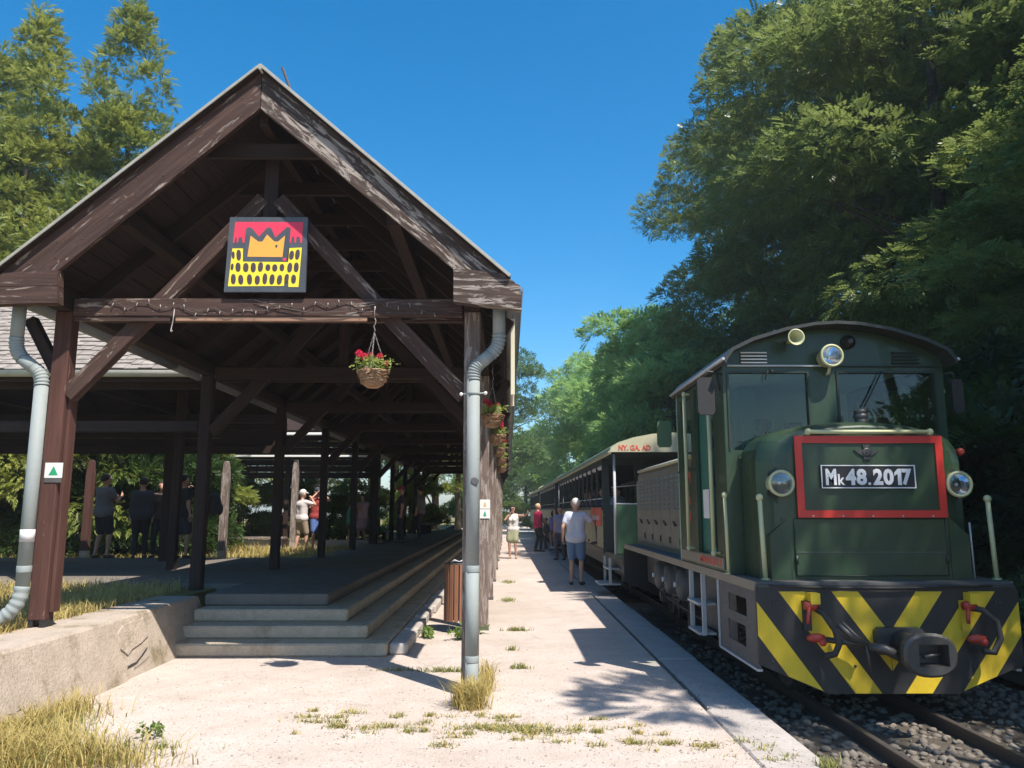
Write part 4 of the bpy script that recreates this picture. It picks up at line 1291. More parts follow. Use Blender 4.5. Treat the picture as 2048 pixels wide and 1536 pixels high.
part('exhaust_stack', MB().lathe([(.08, 0), (.08, .30), (.095, .31), (.095, .36)], M['roofdark'], (LX + .1, 11.4, 2.215), 'Z', 14), rb)
# --- side steps and panels on the platform side
for sg in (-1, 1):
    xs = LX + sg * .985
    spn = part('side_panel', wall_mesh([6.226, 7.32], [.31, .884], [(6.50, 7.02, .66, .80), (6.55, 7.05, .42, .58)], .012, M['frame'], 'YZ', xs - .006), loco)
    part('panel_rim', MB().box((xs - .02, 7.322, .30), (xs + .02, 7.34, .884), M['silver']).box((xs - .02, 6.24, .292), (xs + .02, 7.32, .31), M['silver']), spn)
    ld = part('step_ladder', MB().box((xs - .02, 7.92, .30), (xs + .02, 7.95, .884), M['silver']).box((xs - .02, 8.42, .30), (xs + .02, 8.45, .884), M['silver']), loco)
    for z in (.30, .58):
        part('tread', MB().box((xs - .05, 7.951, z), (xs + .12 if sg < 0 else xs + .05, 8.419, z + .022), M['silver']), ld)
    part('step_back', MB().box((xs - sg * .16 - .006, 7.345, .32), (xs - sg * .16 + .006, 8.46, .884), M['frame']), loco)
# air tanks, bogies, wheels
for y in (9.25, 9.95, 10.6):
    tk = part('air_tank', MB().lathe([(.05, -.0), (.15, .02), (.18, .05), (.18, .62), (.15, .66)], M['frame'], (LX - .97, y, .66), 'X', 20), loco)
    part('tank_strap', MB().lathe([(.184, .10), (.186, .105), (.186, .135), (.184, .14)], M['hoodgrey'], (LX - .97, y, .66), 'X', 20), tk)
    part('tank_valve', MB().lathe([(.03, -.03), (.03, .0)], M['silver'], (LX - .97, y, .66), 'X', 8), tk)
for yc in (7.75, 11.3):
    bg_ = part('bogie', MB().box((LX - .56, yc - .95, .22), (LX - .50, yc + .95, .40), M['frame']).box((LX + .50, yc - .95, .22), (LX + .56, yc + .95, .40), M['frame']).box((LX - .5, yc - .15, .22), (LX + .5, yc + .15, .36), M['frame']), loco)
    for dy in (-.62, .62):
        for x in (2.455, 3.255):
            part('wheel', MB().lathe([(.30, -.05), (.33, -.045), (.33, -.02), (.30, -.015), (.295, .05), (.24, .055), (.23, .02), (.08, .02), (.07, .07)] if x > LX else [(.07, -.07), (.08, -.02), (.23, -.02), (.24, -.055), (.295, -.05), (.30, .015), (.33, .02), (.33, .045), (.30, .05)], M['steel'], (x + (.05 if x < LX else -.05) * 0, yc + dy, .27), 'X', 26), bg_)
        part('axle_box', MB().box((LX - .64, yc + dy - .10, .18), (LX - .563, yc + dy + .10, .36), M['frame']).lathe([(.06, -.02), (.06, .0)], M['steel'], (LX - .64, yc + dy, .27), 'X', 10), bg_)
    for dy in (-.3, .3):
        sp_ = MB()
        pts = [(LX - .60 + .045 * math.cos(t), yc + dy + .045 * math.sin(t), .20 + .0085 * t) for t in [k * .5 for k in range(40)]]
        sp_.tube(pts, .011, M['steel'], 5)
        part('spring', sp_, bg_)
part('brake_rod', MB().tube([(LX - .75, 8.6, .30), (LX - .75, 10.9, .34)], .018, M['steel'], 6).tube([(LX - .75, 9.6, .32), (LX - .75, 9.6, .05)], .022, M['steel'], 6).tube([(LX - .72, 10.3, .50), (LX - .72, 10.3, .12)], .02, M['steel'], 6), loco)
part('rear_buffer_plate', MB().prism([(LX + x, z) for x, z in OUT], 13.152, 13.175, M['black']).lathe([(.09, 0), (.09, .3), (.16, .34), (.16, .38)], M['steel'], (LX, 13.175, .5), 'Y', 16), loco)

# ================================================================== passenger coaches
def make_coach():
    """built at the origin: near end at y=0, axis along +Y, floor 0.75"""
    t = thing('passenger_coach', 'open sided green passenger coach behind the locomotive', 'coach', (0, 0, 0), 0, 'coaches of the train')
    L = 13.2
    part('underframe', MB().box((-.80, .05, .42), (.80, L - .05, .66), M['frame']), t)
    part('floor', MB().box((-.92, 0.0, .663), (.92, L, .745), M['coachdark']), t)
    outer = [(-1.0, 2.53), (-.97, 2.62), (-.86, 2.70), (-.62, 2.79), (-.32, 2.855), (0, 2.88), (.32, 2.855), (.62, 2.79), (.86, 2.70), (.97, 2.62), (1.0, 2.53)]
    po = outer
    pi_ = [(x * .97, z - .035) for x, z in outer]
    n = len(po)
    vs = [(x, -.12, z) for x, z in po] + [(x, -.12, z) for x, z in pi_] + [(x, L + .12, z) for x, z in po] + [(x, L + .12, z) for x, z in pi_]
    fs = []
    for k in range(n - 1):
        fs += [(k, k + 1, n + k + 1, n + k), (2 * n + k, 3 * n + k, 3 * n + k + 1, 2 * n + k + 1), (k, 2 * n + k, 2 * n + k + 1, k + 1), (n + k, n + k + 1, 3 * n + k + 1, 3 * n + k)]
    fs += [(0, n, 3 * n, 2 * n), (n - 1, 3 * n - 1, 4 * n - 1, 2 * n - 1)]
    rf_ = part('roof', MB().add(vs, fs, M['coachroof']), t)
    part('roof_rib', MB().tube([(x * 1.004, L + .10, z + .004) for x, z in outer], .03, M['coachcream'], 6), rf_)
    part('roof_edge', MB().box((-1.012, -.11, 2.515), (-.985, L + .11, 2.545), M['coachcream']).box((.985, -.11, 2.515), (1.012, L + .11, 2.545), M['coachcream']), rf_)
    fa = part('roof_end', MB().prism([(-.985, 2.53)] + [(x * .985, z - .006) for x, z in outer[1:-1]] + [(.985, 2.53)], -.125, -.085, M['coachcream']), rf_)
    part('ceiling', MB().box((-.95, .02, 2.50), (.95, L - .02, 2.53), M['coachdark']), t)
    # near end balcony: posts, gate, end wall with door and window openings
    for x in (-.90, .90):
        part('balcony_post', MB().tube([(x, .06, .70), (x, .06, 2.53)], .022, M['silver'], 8), t)
    for sx_ in (-1, 1):
        part('balcony_rail', MB().tube([(sx_ * .90, .06, 1.62), (sx_ * .35, .06, 1.62)], .016, M['silver'], 6), t)
    for sx_ in (-1, 1):
        part('gate_panel', MB().box((sx_ * .88, .04, .76), (sx_ * .34, .065, 1.60), M['coachgreen']), t)
    part('gate_handle', MB().tube([(-.45, .02, 1.02), (-.45, .0, 1.45), (-.42, .02, 1.5)], .02, M['cream'], 8), t)
    ew = part('end_wall', wall_mesh([-.93, .93], [.75, 2.50], [(-.30, .30, .80, 2.30), (-.84, -.40, 1.62, 2.38), (.40, .84, 1.62, 2.38)], .04, M['coachdark'], 'XZ', 1.30), t)
    part('handle_bar', MB().tube([(-.80, 1.27, 1.95), (-.1, 1.27, 2.02)], .012, M['silver'], 6), ew)
    fe = part('far_wall', wall_mesh([-.93, .93], [.75, 2.50], [(-.30, .30, .80, 2.30), (-.84, -.40, 1.62, 2.38), (.40, .84, 1.62, 2.38)], .04, M['coachdark'], 'XZ', L - .30), t)
    # sides: boarded below, open above
    bd = {}
    for sg in (-1, 1):
        w0 = part('side_frame', MB().box((sg * .93 - .02, 1.34, .70), (sg * .93 + .02, L - .30, .78), M['coachdark']).box((sg * .93 - .03, 1.34, 1.53), (sg * .93 + .03, L - .30, 1.575), M['coachdark']).box((sg * .93 - .02, 1.34, 2.40), (sg * .93 + .02, L - .30, 2.498), M['coachdark']), t)
        nbd = 46
        me = box_mesh(.73, .018, (L - 1.70) / nbd - .012, M['coachboard'], .004, 'plank')
        for k in range(nbd):
            y = 1.38 + (L - 1.70) / nbd * (k + .5)
            X = Matrix.Translation((sg * .945, y, 1.155)) @ Matrix.Rotation(R(90), 4, 'Y') @ Matrix.Rotation(R(90), 4, 'X')
            if sg < 0:
                link('plank', me, w0, X)
            else:
                bd.setdefault('mb', MB()).box((sg * .93, y - .1, .79), (sg * .95, y + .1, 1.52), M['coachboard'])
        for k in range(13):
            y = 1.36 + (L - 1.72) / 12 * k
            bbox('side_post', t, (sg * .93 - .022, y - .03, 1.576), (sg * .93 + .022, y + .03, 2.399), M['coachdark'], .003)
        for k in range(12):
            y = 1.36 + (L - 1.72) / 12 * (k + .5)
            part('rolled_blind', MB().tube([(sg * .90, y - .36, 2.36), (sg * .90, y + .36, 2.36)], .045, M['cloth_white'], 8), t)
    part('far_side_boards', bd['mb'], t)
    part('guard_rail', MB().tube([(-.93, 1.36, 1.74), (-.93, L - .3, 1.74)], .014, M['silver'], 6), t)
    for k in range(9):
        y = 1.9 + 1.22 * k
        for sg in (-1, 1):
            bbox('bench_seat', t, (sg * .25, y, 1.14), (sg * .88, y + .40, 1.18), M['bin_wood'], .004)
            bbox('bench_back', t, (sg * .25, y + .42, 1.18), (sg * .88, y + .45, 1.62), M['coachdark'], .004)
    for z, w in ((.18, .30), (.45, .16)):
        part('step_board', MB().box((-.98 - (w - .16), .45, z), (-.78, 1.15, z + .03), M['silver']), t)
    part('step_hanger', MB().box((-.97, .42, .20), (-.93, .45, .66), M['silver']).box((-.97, 1.15, .20), (-.93, 1.18, .66), M['silver']), t)
    part('end_buffer', MB().lathe([(.08, .05), (.08, -.22), (.15, -.26), (.15, -.30)], M['steel'], (0, 0, .5), 'Y', 14), t)
    for yc in (2.2, L - 2.2):
        b = part('bogie', MB().box((-.56, yc - .8, .22), (-.50, yc + .8, .40), M['frame']).box((.50, yc - .8, .22), (.56, yc + .8, .40), M['frame']).box((-.505, yc - .12, .24), (.505, yc + .12, .38), M['frame']), t)
        for dy in (-.5, .5):
            for x in (-.42, .38):
                part('wheel', MB().lathe([(.05, -.04), (.22, -.03), (.25, -.05), (.27, .02), (.29, .03), (.29, .05), (.05, .05)], M['steel'], (x, yc + dy, .26), 'X', 20), b)
    return t
CP = (2.905, 13.98, 0)
ca = R(0.38)
coach = make_coach()
CS = (1.13, 1.0, .99)
coach.matrix_basis = Matrix.Translation(CP) @ Matrix.Rotation(ca, 4, 'Z') @ Matrix.Diagonal((*CS, 1))
tag(coach, 'first open sided coach next to the locomotive, red lettering on its roof end')
def along(k):
    d = Vector((-math.sin(ca), math.cos(ca), 0))
    return tuple(Vector(CP) + d * 13.75 * k)
dup(coach, along(1), ca, CS, label='middle green coach, second behind the locomotive', group='coaches of the train')
dup(coach, along(2), ca, CS, label='farthest green coach at the tail of the train', group='coaches of the train')
# lettering and banner belong to the first coach only
roof_end = [o for o in coach.children_recursive if o.name.startswith('roof_end')][0]
X0 = coach.matrix_basis
def on_coach(name, mesh, parent, local):
    o = bpy.data.objects.new(name, mesh)
    COL.objects.link(o)
    o.parent = parent
    o.matrix_parent_inverse = W[parent].inverted()
    o.matrix_basis = local
    return o
on_coach('lettering', text_mesh("NY. GA. AD", M['redtext'], .50, .10, .004, .03), roof_end, Matrix.Translation((-.60, -.129, 2.605)))
bn = MB().box((-.972, 1.45, 1.20), (-.958, 3.15, 1.56), M['banner'])
on_coach('side_banner', bn.mesh('side_banner'), coach, Matrix.Identity(4))
W[coach] = Matrix.Identity(4)
mk = MB()
rr = random.Random(3)
for k in range(9):
    y = 1.75 + .125 * k
    h = rr.uniform(.07, .12)
    mk.box((-.976, y, 1.36 - h / 2), (-.973, y + rr.uniform(.03, .07), 1.36 + h / 2), M['cloth_white'])
tag(on_coach('faded_lettering', mk.mesh('faded_lettering'), coach, Matrix.Identity(4)), kind='stuff')
# ================================================================== vegetation
def leaf_quads(stems):
    """list of (base, tip, width, side) -> rhombic leaf quads, 4 points each"""
    out = []
    for b, t, w, s_ in stems:
        b, t, s_ = np.array(b, float), np.array(t, float), np.array(s_, float)
        m = b * 0.55 + t * 0.45
        out.append([b, m - s_ * w, t, m + s_ * w])
    return np.array(out)                     # (k,4,3)

def tpl_pinnate(pairs=6):
    st = []
    for i in range(pairs):
        x = 0.16 + 0.80 * i / pairs
        z = -0.30 * x * x
        l = 0.40 * (0.75 + 0.5 * math.sin(math.pi * (i + 0.7) / (pairs + 1)))
        for sg in (-1, 1):
            st.append(((x, sg * .012, z), (x + l * .55, sg * l * .86, z - .10 * l), .082 * l / .4, (.84, -sg * .54, 0)))
    st.append(((.96, 0, -.28), (1.28, 0, -.42), .085, (0, 1, 0)))
    return leaf_quads(st)
def tpl_tuft(k=6, seed=1):
    r = random.Random(seed)
    st = []
    for i in range(k):
        a = 2 * math.pi * i / k + r.uniform(-.4, .4)
        e = r.uniform(-.25, .6)
        d = (math.cos(a) * math.cos(e), math.sin(a) * math.cos(e), math.sin(e))
        s_ = (-math.sin(a) * .9, math.cos(a) * .9, r.uniform(-.4, .4))
        b = (d[0] * .12, d[1] * .12, d[2] * .12)
        st.append((b, d, r.uniform(.2, .3), s_))
    return leaf_quads(st)
def tpl_fan():
    st = []
    for i in range(3):
        x = .10 + .27 * i
        l = .55 * (1.05 - .5 * x)
        for sg in (-1, 1):
            st.append(((x, 0, -.18 * x * x), (x + l * .80, sg * l * .50, -.18 * (x + l * .6) ** 2 - .05), .075, (.5, -sg * .8, .25 * sg)))
    st.append(((.7, 0, -.10), (1.25, 0, -.32), .07, (0, 1, 0)))
    return leaf_quads(st)
TPL = {'pinnate': tpl_pinnate(), 'tuft': tpl_tuft(), 'fan': tpl_fan(), 'pinnate4': tpl_pinnate(4)}

def norm(a):
    return a / np.maximum(np.linalg.norm(a, axis=-1, keepdims=True), 1e-9)

def scatter(tpl, C, D, U, S, r, tint):
    """place a leaf template at points C with axis D, up U, scale S"""
    x = norm(D)
    y = norm(np.cross(U, x))
    z = np.cross(x, y)
    Rm = np.stack([x, y, z], -1) * S[:, None, None]           # (n,3,3)
    T = TPL[tpl]
    k = len(T)
    P = np.einsum('nij,kj->nki', Rm, T.reshape(-1, 3)) + C[:, None, :]
    V = P.reshape(-1, 3)
    Q = np.arange(len(V)).reshape(-1, 4)
    t = np.clip(np.repeat(tint, k) + r.normal(0, .10, len(C) * k), 0, 1)
    return V, Q, t

def crown_points(clumps, n, r, up_bias=0.25):
    """points on and in the clumps: (cx,cy,cz,rad); returns points and outward directions"""
    cl = np.array(clumps)
    w = cl[:, 3] ** 2
    i = r.choice(len(cl), n, p=w / w.sum())
    d = norm(r.normal(0, 1, (n, 3)))
    d[:, 2] = np.where(d[:, 2] < -0.25, -d[:, 2] * r.uniform(.1, 1, n), d[:, 2])
    rad = cl[i, 3] * (0.55 + 0.5 * r.random(n) ** 0.5)
    C = cl[i, :3] + d * rad[:, None] * np.array([1.12, 1.12, 0.78])
    return C, d, i

def limb_mesh(trunk, limbs, m):
    mb = MB()
    P, RR = trunk
    mb.tube(P, .1, m, 10, rs=RR)
    for P, RR in limbs:
        mb.tube(P, .05, m, 6, rs=RR)
    return mb

def tree_proto(name, label, cat, h, crown, nclump, clump_r, nleaf, tpl, lsize, mat, trunk_r, seed, shape=None, bark='bark', droop=0.25, lean=0.0, loc=(0, 0, 0), group=None, rz=0, limbs=14, keep=None, taper=0.0):
    """crown = (radius, z of centre, half height); built at the origin, then moved"""
    r = np.random.default_rng(seed)
    cr, cz, ch = crown
    clumps = []
    tries = 0
    while len(clumps) < nclump and tries < 20000:
        tries += 1
        if shape:
            z = r.uniform(cz - ch, cz + ch)
            R_ = shape((z - (cz - ch)) / (2 * ch)) * cr
            a = r.uniform(0, 2 * math.pi)
            q = R_ * (0.35 + 0.65 * r.random() ** .5)
            p = (q * math.cos(a), q * math.sin(a), z)
        else:
            d = norm(r.normal(0, 1, 3))
            q = 0.45 + 0.55 * r.random() ** .6
            p = (d[0] * cr * q, d[1] * cr * q, cz + d[2] * ch * q)
        c = clump_r * r.uniform(.65, 1.35) * (1 - taper * max(0, (p[2] - cz + ch) / (2 * ch)))
        if keep and not keep(p, c):
            continue
        if all((p[0] - k[0]) ** 2 + (p[1] - k[1]) ** 2 + (p[2] - k[2]) ** 2 > (0.55 * (c + k[3]) * .75) ** 2 for k in clumps):
            clumps.append((*p, c))
    C, d, ci = crown_points(clumps, nleaf, r)
    out = norm(C - np.array([0, 0, cz - ch * .4]))
    D = norm(d * .7 + out * .5 + r.normal(0, .45, (nleaf, 3)) + np.array([0, 0, -droop]))
    U = norm(np.array([0, 0, 1.0]) + r.normal(0, .45, (nleaf, 3)) + d * .35)
    S = lsize * r.uniform(.65, 1.3, nleaf)
    base = r.uniform(.15, .75, len(clumps))[ci] + r.normal(0, .10, nleaf)
    V, Q, t = scatter(tpl, C, D, U, S, r, base)
    me = raw_mesh('crown', V, Q, mat, t)
    # trunk and limbs into the clumps
    n = 9
    top = cz + ch * .55
    P = [(lean * (k / n) ** 2 + .12 * math.sin(1.7 * k + seed) * k / n, .12 * math.cos(1.3 * k + seed) * k / n, -.3 + (top + .3) * k / n) for k in range(n + 1)]
    RR = [trunk_r * (1.25 if k == 0 else 1) * (1 - .86 * k / n) + .012 for k in range(n + 1)]
    L = []
    big = sorted(clumps, key=lambda c: -c[3])[:limbs]
    for c in big:
        t0 = max(.12, min(.92, (c[2] - 0.25 * math.hypot(c[0], c[1]) - .8) / top))
        k = t0 * n
        i = min(int(k), n - 1)
        a = Vector(P[i]).lerp(Vector(P[i + 1]), k - i)
        b = Vector(c[:3])
        mid = a.lerp(b, .5) + Vector((0, 0, .12 * (b - a).length))
        pts = [tuple((1 - s) ** 2 * a + 2 * s * (1 - s) * mid + s * s * b) for s in (0, .25, .5, .75, 1.0)]
        r0 = trunk_r * (1 - .86 * t0) * .5
        L.append((pts, [r0, r0 * .75, r0 * .55, r0 * .35, .008]))
    t_ = thing(name, label, cat, (0, 0, 0), 0, group)
    part('trunk', limb_mesh((P, RR), L, M[bark]), t_)
    link('crown', me, t_)
    X = Matrix.Translation(loc) @ Matrix.Rotation(rz, 4, 'Z')
    t_.matrix_basis = X
    return t_

GT = 'broadleaf trees along the track'
# --- the tall ash-like trees on the right of the track
big = tree_proto('broadleaf_tree', 'tallest dark green tree leaning over the locomotive, top of its crown out of the picture', 'tree', 17, (4.0, 10.6, 7.6), 78, 1.12, 27000, 'pinnate4', .25, M['leaf_near'], .26, 21, loc=(11.3, 19.6, -.1), group=GT, keep=lambda p, c: 11.3 + 1.15 * (p[0] - 1.05 * c) - .385 * 1.15 * p[2] > .15)
big2 = tree_proto('broadleaf_tree', 'dark green broadleaf tree in the middle of the row behind the locomotive cab', 'tree', 15, (3.9, 9.0, 7.4), 74, 1.08, 24000, 'pinnate4', .25, M['leaf_near'], .24, 33, loc=(11.0, 27.5, -.1), group=GT, keep=lambda p, c: 11.0 + 1.15 * (p[0] - 1.05 * c) - .385 * 1.2 * p[2] > .5)
def cp(src, label, loc, rz, sc, group=GT):
    return dup(src, loc, rz, sc, label, group)
big.matrix_basis = big.matrix_basis @ Matrix.Diagonal((1.15, 1.15, 1.15, 1))
big2.matrix_basis = big2.matrix_basis @ Matrix.Diagonal((1.15, 1.15, 1.22, 1))
cp(big2, 'dark green tree behind the coaches, its crown edge cut against the blue sky', (11.0, 36.5, -.1), 0.5, (1.12, 1.12, 1.22))
cp(big, 'dark tree deeper in the wood, seen between the two tallest crowns', (15.8, 23.5, -.1), 4.0, 1.2)
cp(big2, 'dark tree at the right picture edge, shading the far side of the locomotive', (11.2, 11.8, -.1), 3.1, (1, 1, .62))
cp(big, 'dark tree in the second row at the right, behind the one at the picture edge', (15.8, 15.0, -.1), 5.2, 1.15)
cp(big, 'dark tree behind the row of coaches, deep in the wood', (15.5, 32, -.1), 1.6, 1.15)
# the crowns that shade the locomotive's front and dapple the platform stand beside the photographer
cp(big, 'tree beside the photographer throwing dappled shade on the platform', (10.5, 5.4, -.1), 0.7, (1.0, 1.0, .95))
cp(big2, 'tree right of the photographer shading the track in front', (16.5, -6, -.1), 2.0, (1.1, 1.1, 1.1))
cp(big, 'tree right of the photographer shading the wood edge', (17.0, 4.0, -.1), 3.3, 1.0)
lean_ = tree_proto('slim_tree', 'unseen slim tree added beside the photographer for its dappled shade', 'tree', 10, (.75, 8.6, .7), 8, .38, 165, 'pinnate', .33, M['leaf_near'], .10, 41, loc=(6.45, 1.5, -.1), group=GT, limbs=12)
lean_.matrix_basis = Matrix.Translation((6.45, 1.5, -.1)) @ Matrix(((1, 0, -.26, 0), (0, 1, .14, 0), (0, 0, 1, 0), (0, 0, 0, 1)))  # out of view, added and thinned to dapple platform and locomotive
# --- lighter trees further down the line
mid = tree_proto('broadleaf_tree', 'tall light green tree rising behind the last dark crown', 'tree', 14, (3.5, 7.2, 6.6), 60, 1.05, 9000, 'pinnate4', .46, M['leaf_pale'], .2, 51, loc=(8.4, 45, -.1), group=GT, lean=.3)
mid2 = tree_proto('broadleaf_tree', 'low spreading light green tree overhanging the last coach', 'tree', 10, (3.6, 5.4, 4.8), 56, 1.0, 8500, 'pinnate4', .42, M['leaf_pale'], .18, 57, loc=(8.6, 38, -.1), group=GT)
cp(mid2, 'light green tree furthest down the platform, right of the sky gap', (7.4, 58, -.1), 2.0, (1.05, 1.05, 1.2))
cp(mid, 'green tree closing the far end of the platform path', (2.0, 88, 0), 1.0, (1.25, 1.25, .75))
cp(mid2, 'green tree at the far end, right of the path', (7.0, 74, 0), 4.0, (1.3, 1.3, 1.5))
far = tree_proto('broadleaf_tree', 'blue green tree rising at the far corner of the shelter roof', 'tree', 13, (3.2, 7.4, 5.6), 52, 1.0, 8000, 'tuft', .17, M['leaf_mid'], .2, 63, loc=(-.9, 52, 0), group='trees beyond the shelter')
cp(far, 'round tree at the far end of the platform, left of the path', (-1.2, 70, 0), 2.2, (1.15, 1.15, .8), 'trees beyond the shelter')
cp(far, 'tree far behind the coaches, second row', (12.5, 40, -.1), 1.2, (1.3, 1.3, 1.15))
cp(far, 'tree far behind the coaches, third in the back row', (12.0, 54, -.1), 3.2, (1.3, 1.3, 1.1))
# --- conifer-like trees on the left, lit yellow green
def cyp(t):
    return max(0.06, (1 - t) ** .75 * (1 + .18 * math.sin(t * 17)) * (0.55 + .45 * min(1, t * 6)))
GC = 'conifers behind the side shelter'
con = tree_proto('conifer', 'tall conifer with a ragged pointed top, right of two behind the side shelter', 'conifer', 13, (2.6, 7.1, 6.9), 170, .62, 25000, 'fan', .20, M['leaf_conifer'], .2, 71, shape=cyp, loc=(-10.35, 20.2, .3), group=GC, limbs=30, droop=.05, taper=.72)
con.matrix_basis = con.matrix_basis @ Matrix.Diagonal((1.06, 1.06, 1.10, 1))
dup(con, (-13.0, 20.4, .3), 2.0, (1.1, 1.1, 1.08), 'tall conifer at the left picture edge behind the side shelter', GC)
dup(con, (-15.0, 21.5, .3), 4.1, (1.2, 1.2, 1.05), 'conifer furthest left, mostly beyond the picture edge', GC)
dup(con, (-11.6, 21.4, .3), 1.2, (1.15, 1.15, .86), 'shorter conifer filling the gap between the two tall pointed ones', GC)
dup(con, (-9.9, 21.8, .3), 3.0, (1.0, 1.0, .74), 'short conifer at the right flank of the pointed one', GC)
dup(con, (-14.4, 21.8, .3), 5.0, (1.2, 1.2, .9), 'conifer behind the one at the left picture edge', GC)
dup(con, (-12.0, 23.0, .3), 0.4, (1.25, 1.25, 1.0), 'conifer standing behind the gap between the two tall pointed ones', GC)
dup(con, (-15.4, 23.5, .3), 2.7, (1.3, 1.3, 1.12), 'conifer standing behind the left picture edge pair', GC)
lush = tree_proto('leafy_tree', 'bright yellow green leafy tree in front of the conifers', 'tree', 9, (2.9, 5.6, 4.2), 60, .85, 15500, 'fan', .19, M['leaf_conifer'], .16, 77, loc=(-12.0, 21.2, .3), group='leafy trees behind the side shelter')
dup(lush, (-9.0, 20.8, .3), 2.2, (.72, .72, .98), 'rounded tree touching the left barge board of the shelter', 'leafy trees behind the side shelter')
dup(lush, (-15.6, 20.0, .3), 3.3, (1.05, 1.05, 1.0), 'leafy tree at the left edge beside the shelter roof', 'leafy trees behind the side shelter')

GW = 'dense trees closing the meadow'
for i, (x, y, s_, wd_) in enumerate([(-18.5, 30, 1.0, 'furthest left'), (-15, 32, 1.05, 'second from the left'), (-11.8, 33.5, 1.0, 'third from the left'), (-8.8, 35, 1.05, 'over the plank bench'), (-6.2, 38, 1.0, 'right of the plank bench'), (-4.4, 48, 1.1, 'past the end of the shelter'), (-21.5, 24, 1.0, 'outside the left picture edge')]):
    dup(lush, (x, y, .3), 1.7 * i, (1.15 * s_, 1.15 * s_, s_), 'dense tree at the back of the meadow, ' + wd_, GW)
# --- bushes
def bush_proto(name, label, rad, h, ncl, nleaf, tpl, lsize, mat, seed, loc, group, crad=.4):
    r = np.random.default_rng(seed)
    clumps = []
    for k in range(ncl):
        a, q = r.uniform(0, 6.28), rad * r.random() ** .6
        clumps.append((q * math.cos(a), q * math.sin(a), r.uniform(.12, 1) * h * (1 - .45 * (q / rad) ** 2), crad * r.uniform(.7, 1.3)))
    C, d, ci = crown_points(clumps, nleaf, r)
    C[:, 2] = np.maximum(C[:, 2], .03)
    D = norm(d + r.normal(0, .5, (nleaf, 3)))
    U = norm(np.array([0, 0, 1.0]) + r.normal(0, .5, (nleaf, 3)))
    V, Q, t = scatter(tpl, C, D, U, lsize * r.uniform(.6, 1.3, nleaf), r, r.uniform(.15, .75, ncl)[ci])
    t_ = thing(name, label, 'bush', (0, 0, 0), 0, group)
    mb = MB()
    for c in clumps[:14]:
        mb.tube([(c[0] * .15, c[1] * .15, -.1), (c[0] * .6, c[1] * .6, c[2] * .5), c[:3]], .02, M['bark'], 5, rs=[.03, .02, .006])
    part('stem', mb, t_)
    link('foliage', raw_mesh('foliage', V, Q, mat, t), t_)
    t_.matrix_basis = Matrix.Translation(loc)
    return t_
GB = 'dark bushes along the wood edge'
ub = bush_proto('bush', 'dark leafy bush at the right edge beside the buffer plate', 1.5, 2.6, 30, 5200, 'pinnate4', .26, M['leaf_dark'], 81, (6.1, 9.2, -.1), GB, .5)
ub2 = bush_proto('bush', 'bush with sunlit leaf tips right of the headlamp', 1.2, 1.7, 22, 4200, 'tuft', .085, M['leaf_mid'], 83, (5.9, 7.4, -.1), GB, .4)
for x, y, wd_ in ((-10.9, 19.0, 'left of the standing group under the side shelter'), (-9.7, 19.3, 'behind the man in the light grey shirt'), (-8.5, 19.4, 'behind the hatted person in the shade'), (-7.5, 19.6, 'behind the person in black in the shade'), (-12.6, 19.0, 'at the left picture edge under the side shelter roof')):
    dup(ub, (x, y, .3), x * 2.3, (.62, .62, .92), 'added bush, dark in place of shade, ' + wd_, 'bushes added as darkness behind the side shelter')  # dark leaves added here to supply the missing deep shade
k = 0
words_ = ['behind the locomotive cab', 'behind the long bonnet', 'behind the near end of the first coach', 'behind the middle of the first coach', 'behind the far end of the first coach', 'behind the second coach', 'behind the end of the second coach', 'behind the last coach', 'past the tail of the train']
for y, wd_ in zip((11.6, 14.2, 17, 20, 23, 27, 31, 36, 41), words_):
    dup(ub, (6.3 + .5 * math.sin(y), y, -.1), y, (1.15, 1.15, 1.2 + .2 * math.sin(2.1 * y)), 'dark tall bush ' + wd_, GB)
for y, x, wd_ in ((5.0, 6.6, 'just outside the right picture edge'), (13.0, 8.6, 'under the tallest tree'), (10.4, 8.2, 'under the tree at the right edge'), (16.5, 9.5, 'between the trunks of the tallest trees')):
    dup(ub, (x, y, -.1), y * 2, (1.4, 1.4, 1.5), 'dark tall bush ' + wd_, GB)
GL = 'sunlit bushes beyond the shelters'
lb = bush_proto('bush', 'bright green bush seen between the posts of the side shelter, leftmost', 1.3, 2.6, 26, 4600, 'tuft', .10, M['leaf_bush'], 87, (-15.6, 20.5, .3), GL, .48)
spots = [(-13.4, 22.8, .8, 'left of the reddish shadow-cut post'), (-12.0, 25.6, 1.0, 'behind the group standing in the shade'), (-10.4, 25.8, .95, 'behind the grey shadow-cut post'), (-8.6, 26.0, .95, 'over the wooden bench'), (-7.0, 26.3, 1.0, 'behind the man in the white cap'), (-5.4, 26.4, .95, 'right of the man in the red shirt'), (-4.6, 38, 1.2, 'behind the woman in pink'), (-14.8, 26.0, 1.0, 'far left under the side shelter roof'), (-3.2, 60, 1.3, 'between the far trunks'), (0.3, 66, 1.0, 'at the far end of the platform'), (3.0, 64, 1.1, 'beside the track beyond the train')]
for i, (x, y, s_, wd_) in enumerate(spots):
    dup(lb, (x, y, .3 if x < -1 else 0), i * 1.3, (s_, s_, s_ * (1.0 + .15 * math.sin(i))), 'sunlit bush ' + wd_, GL)
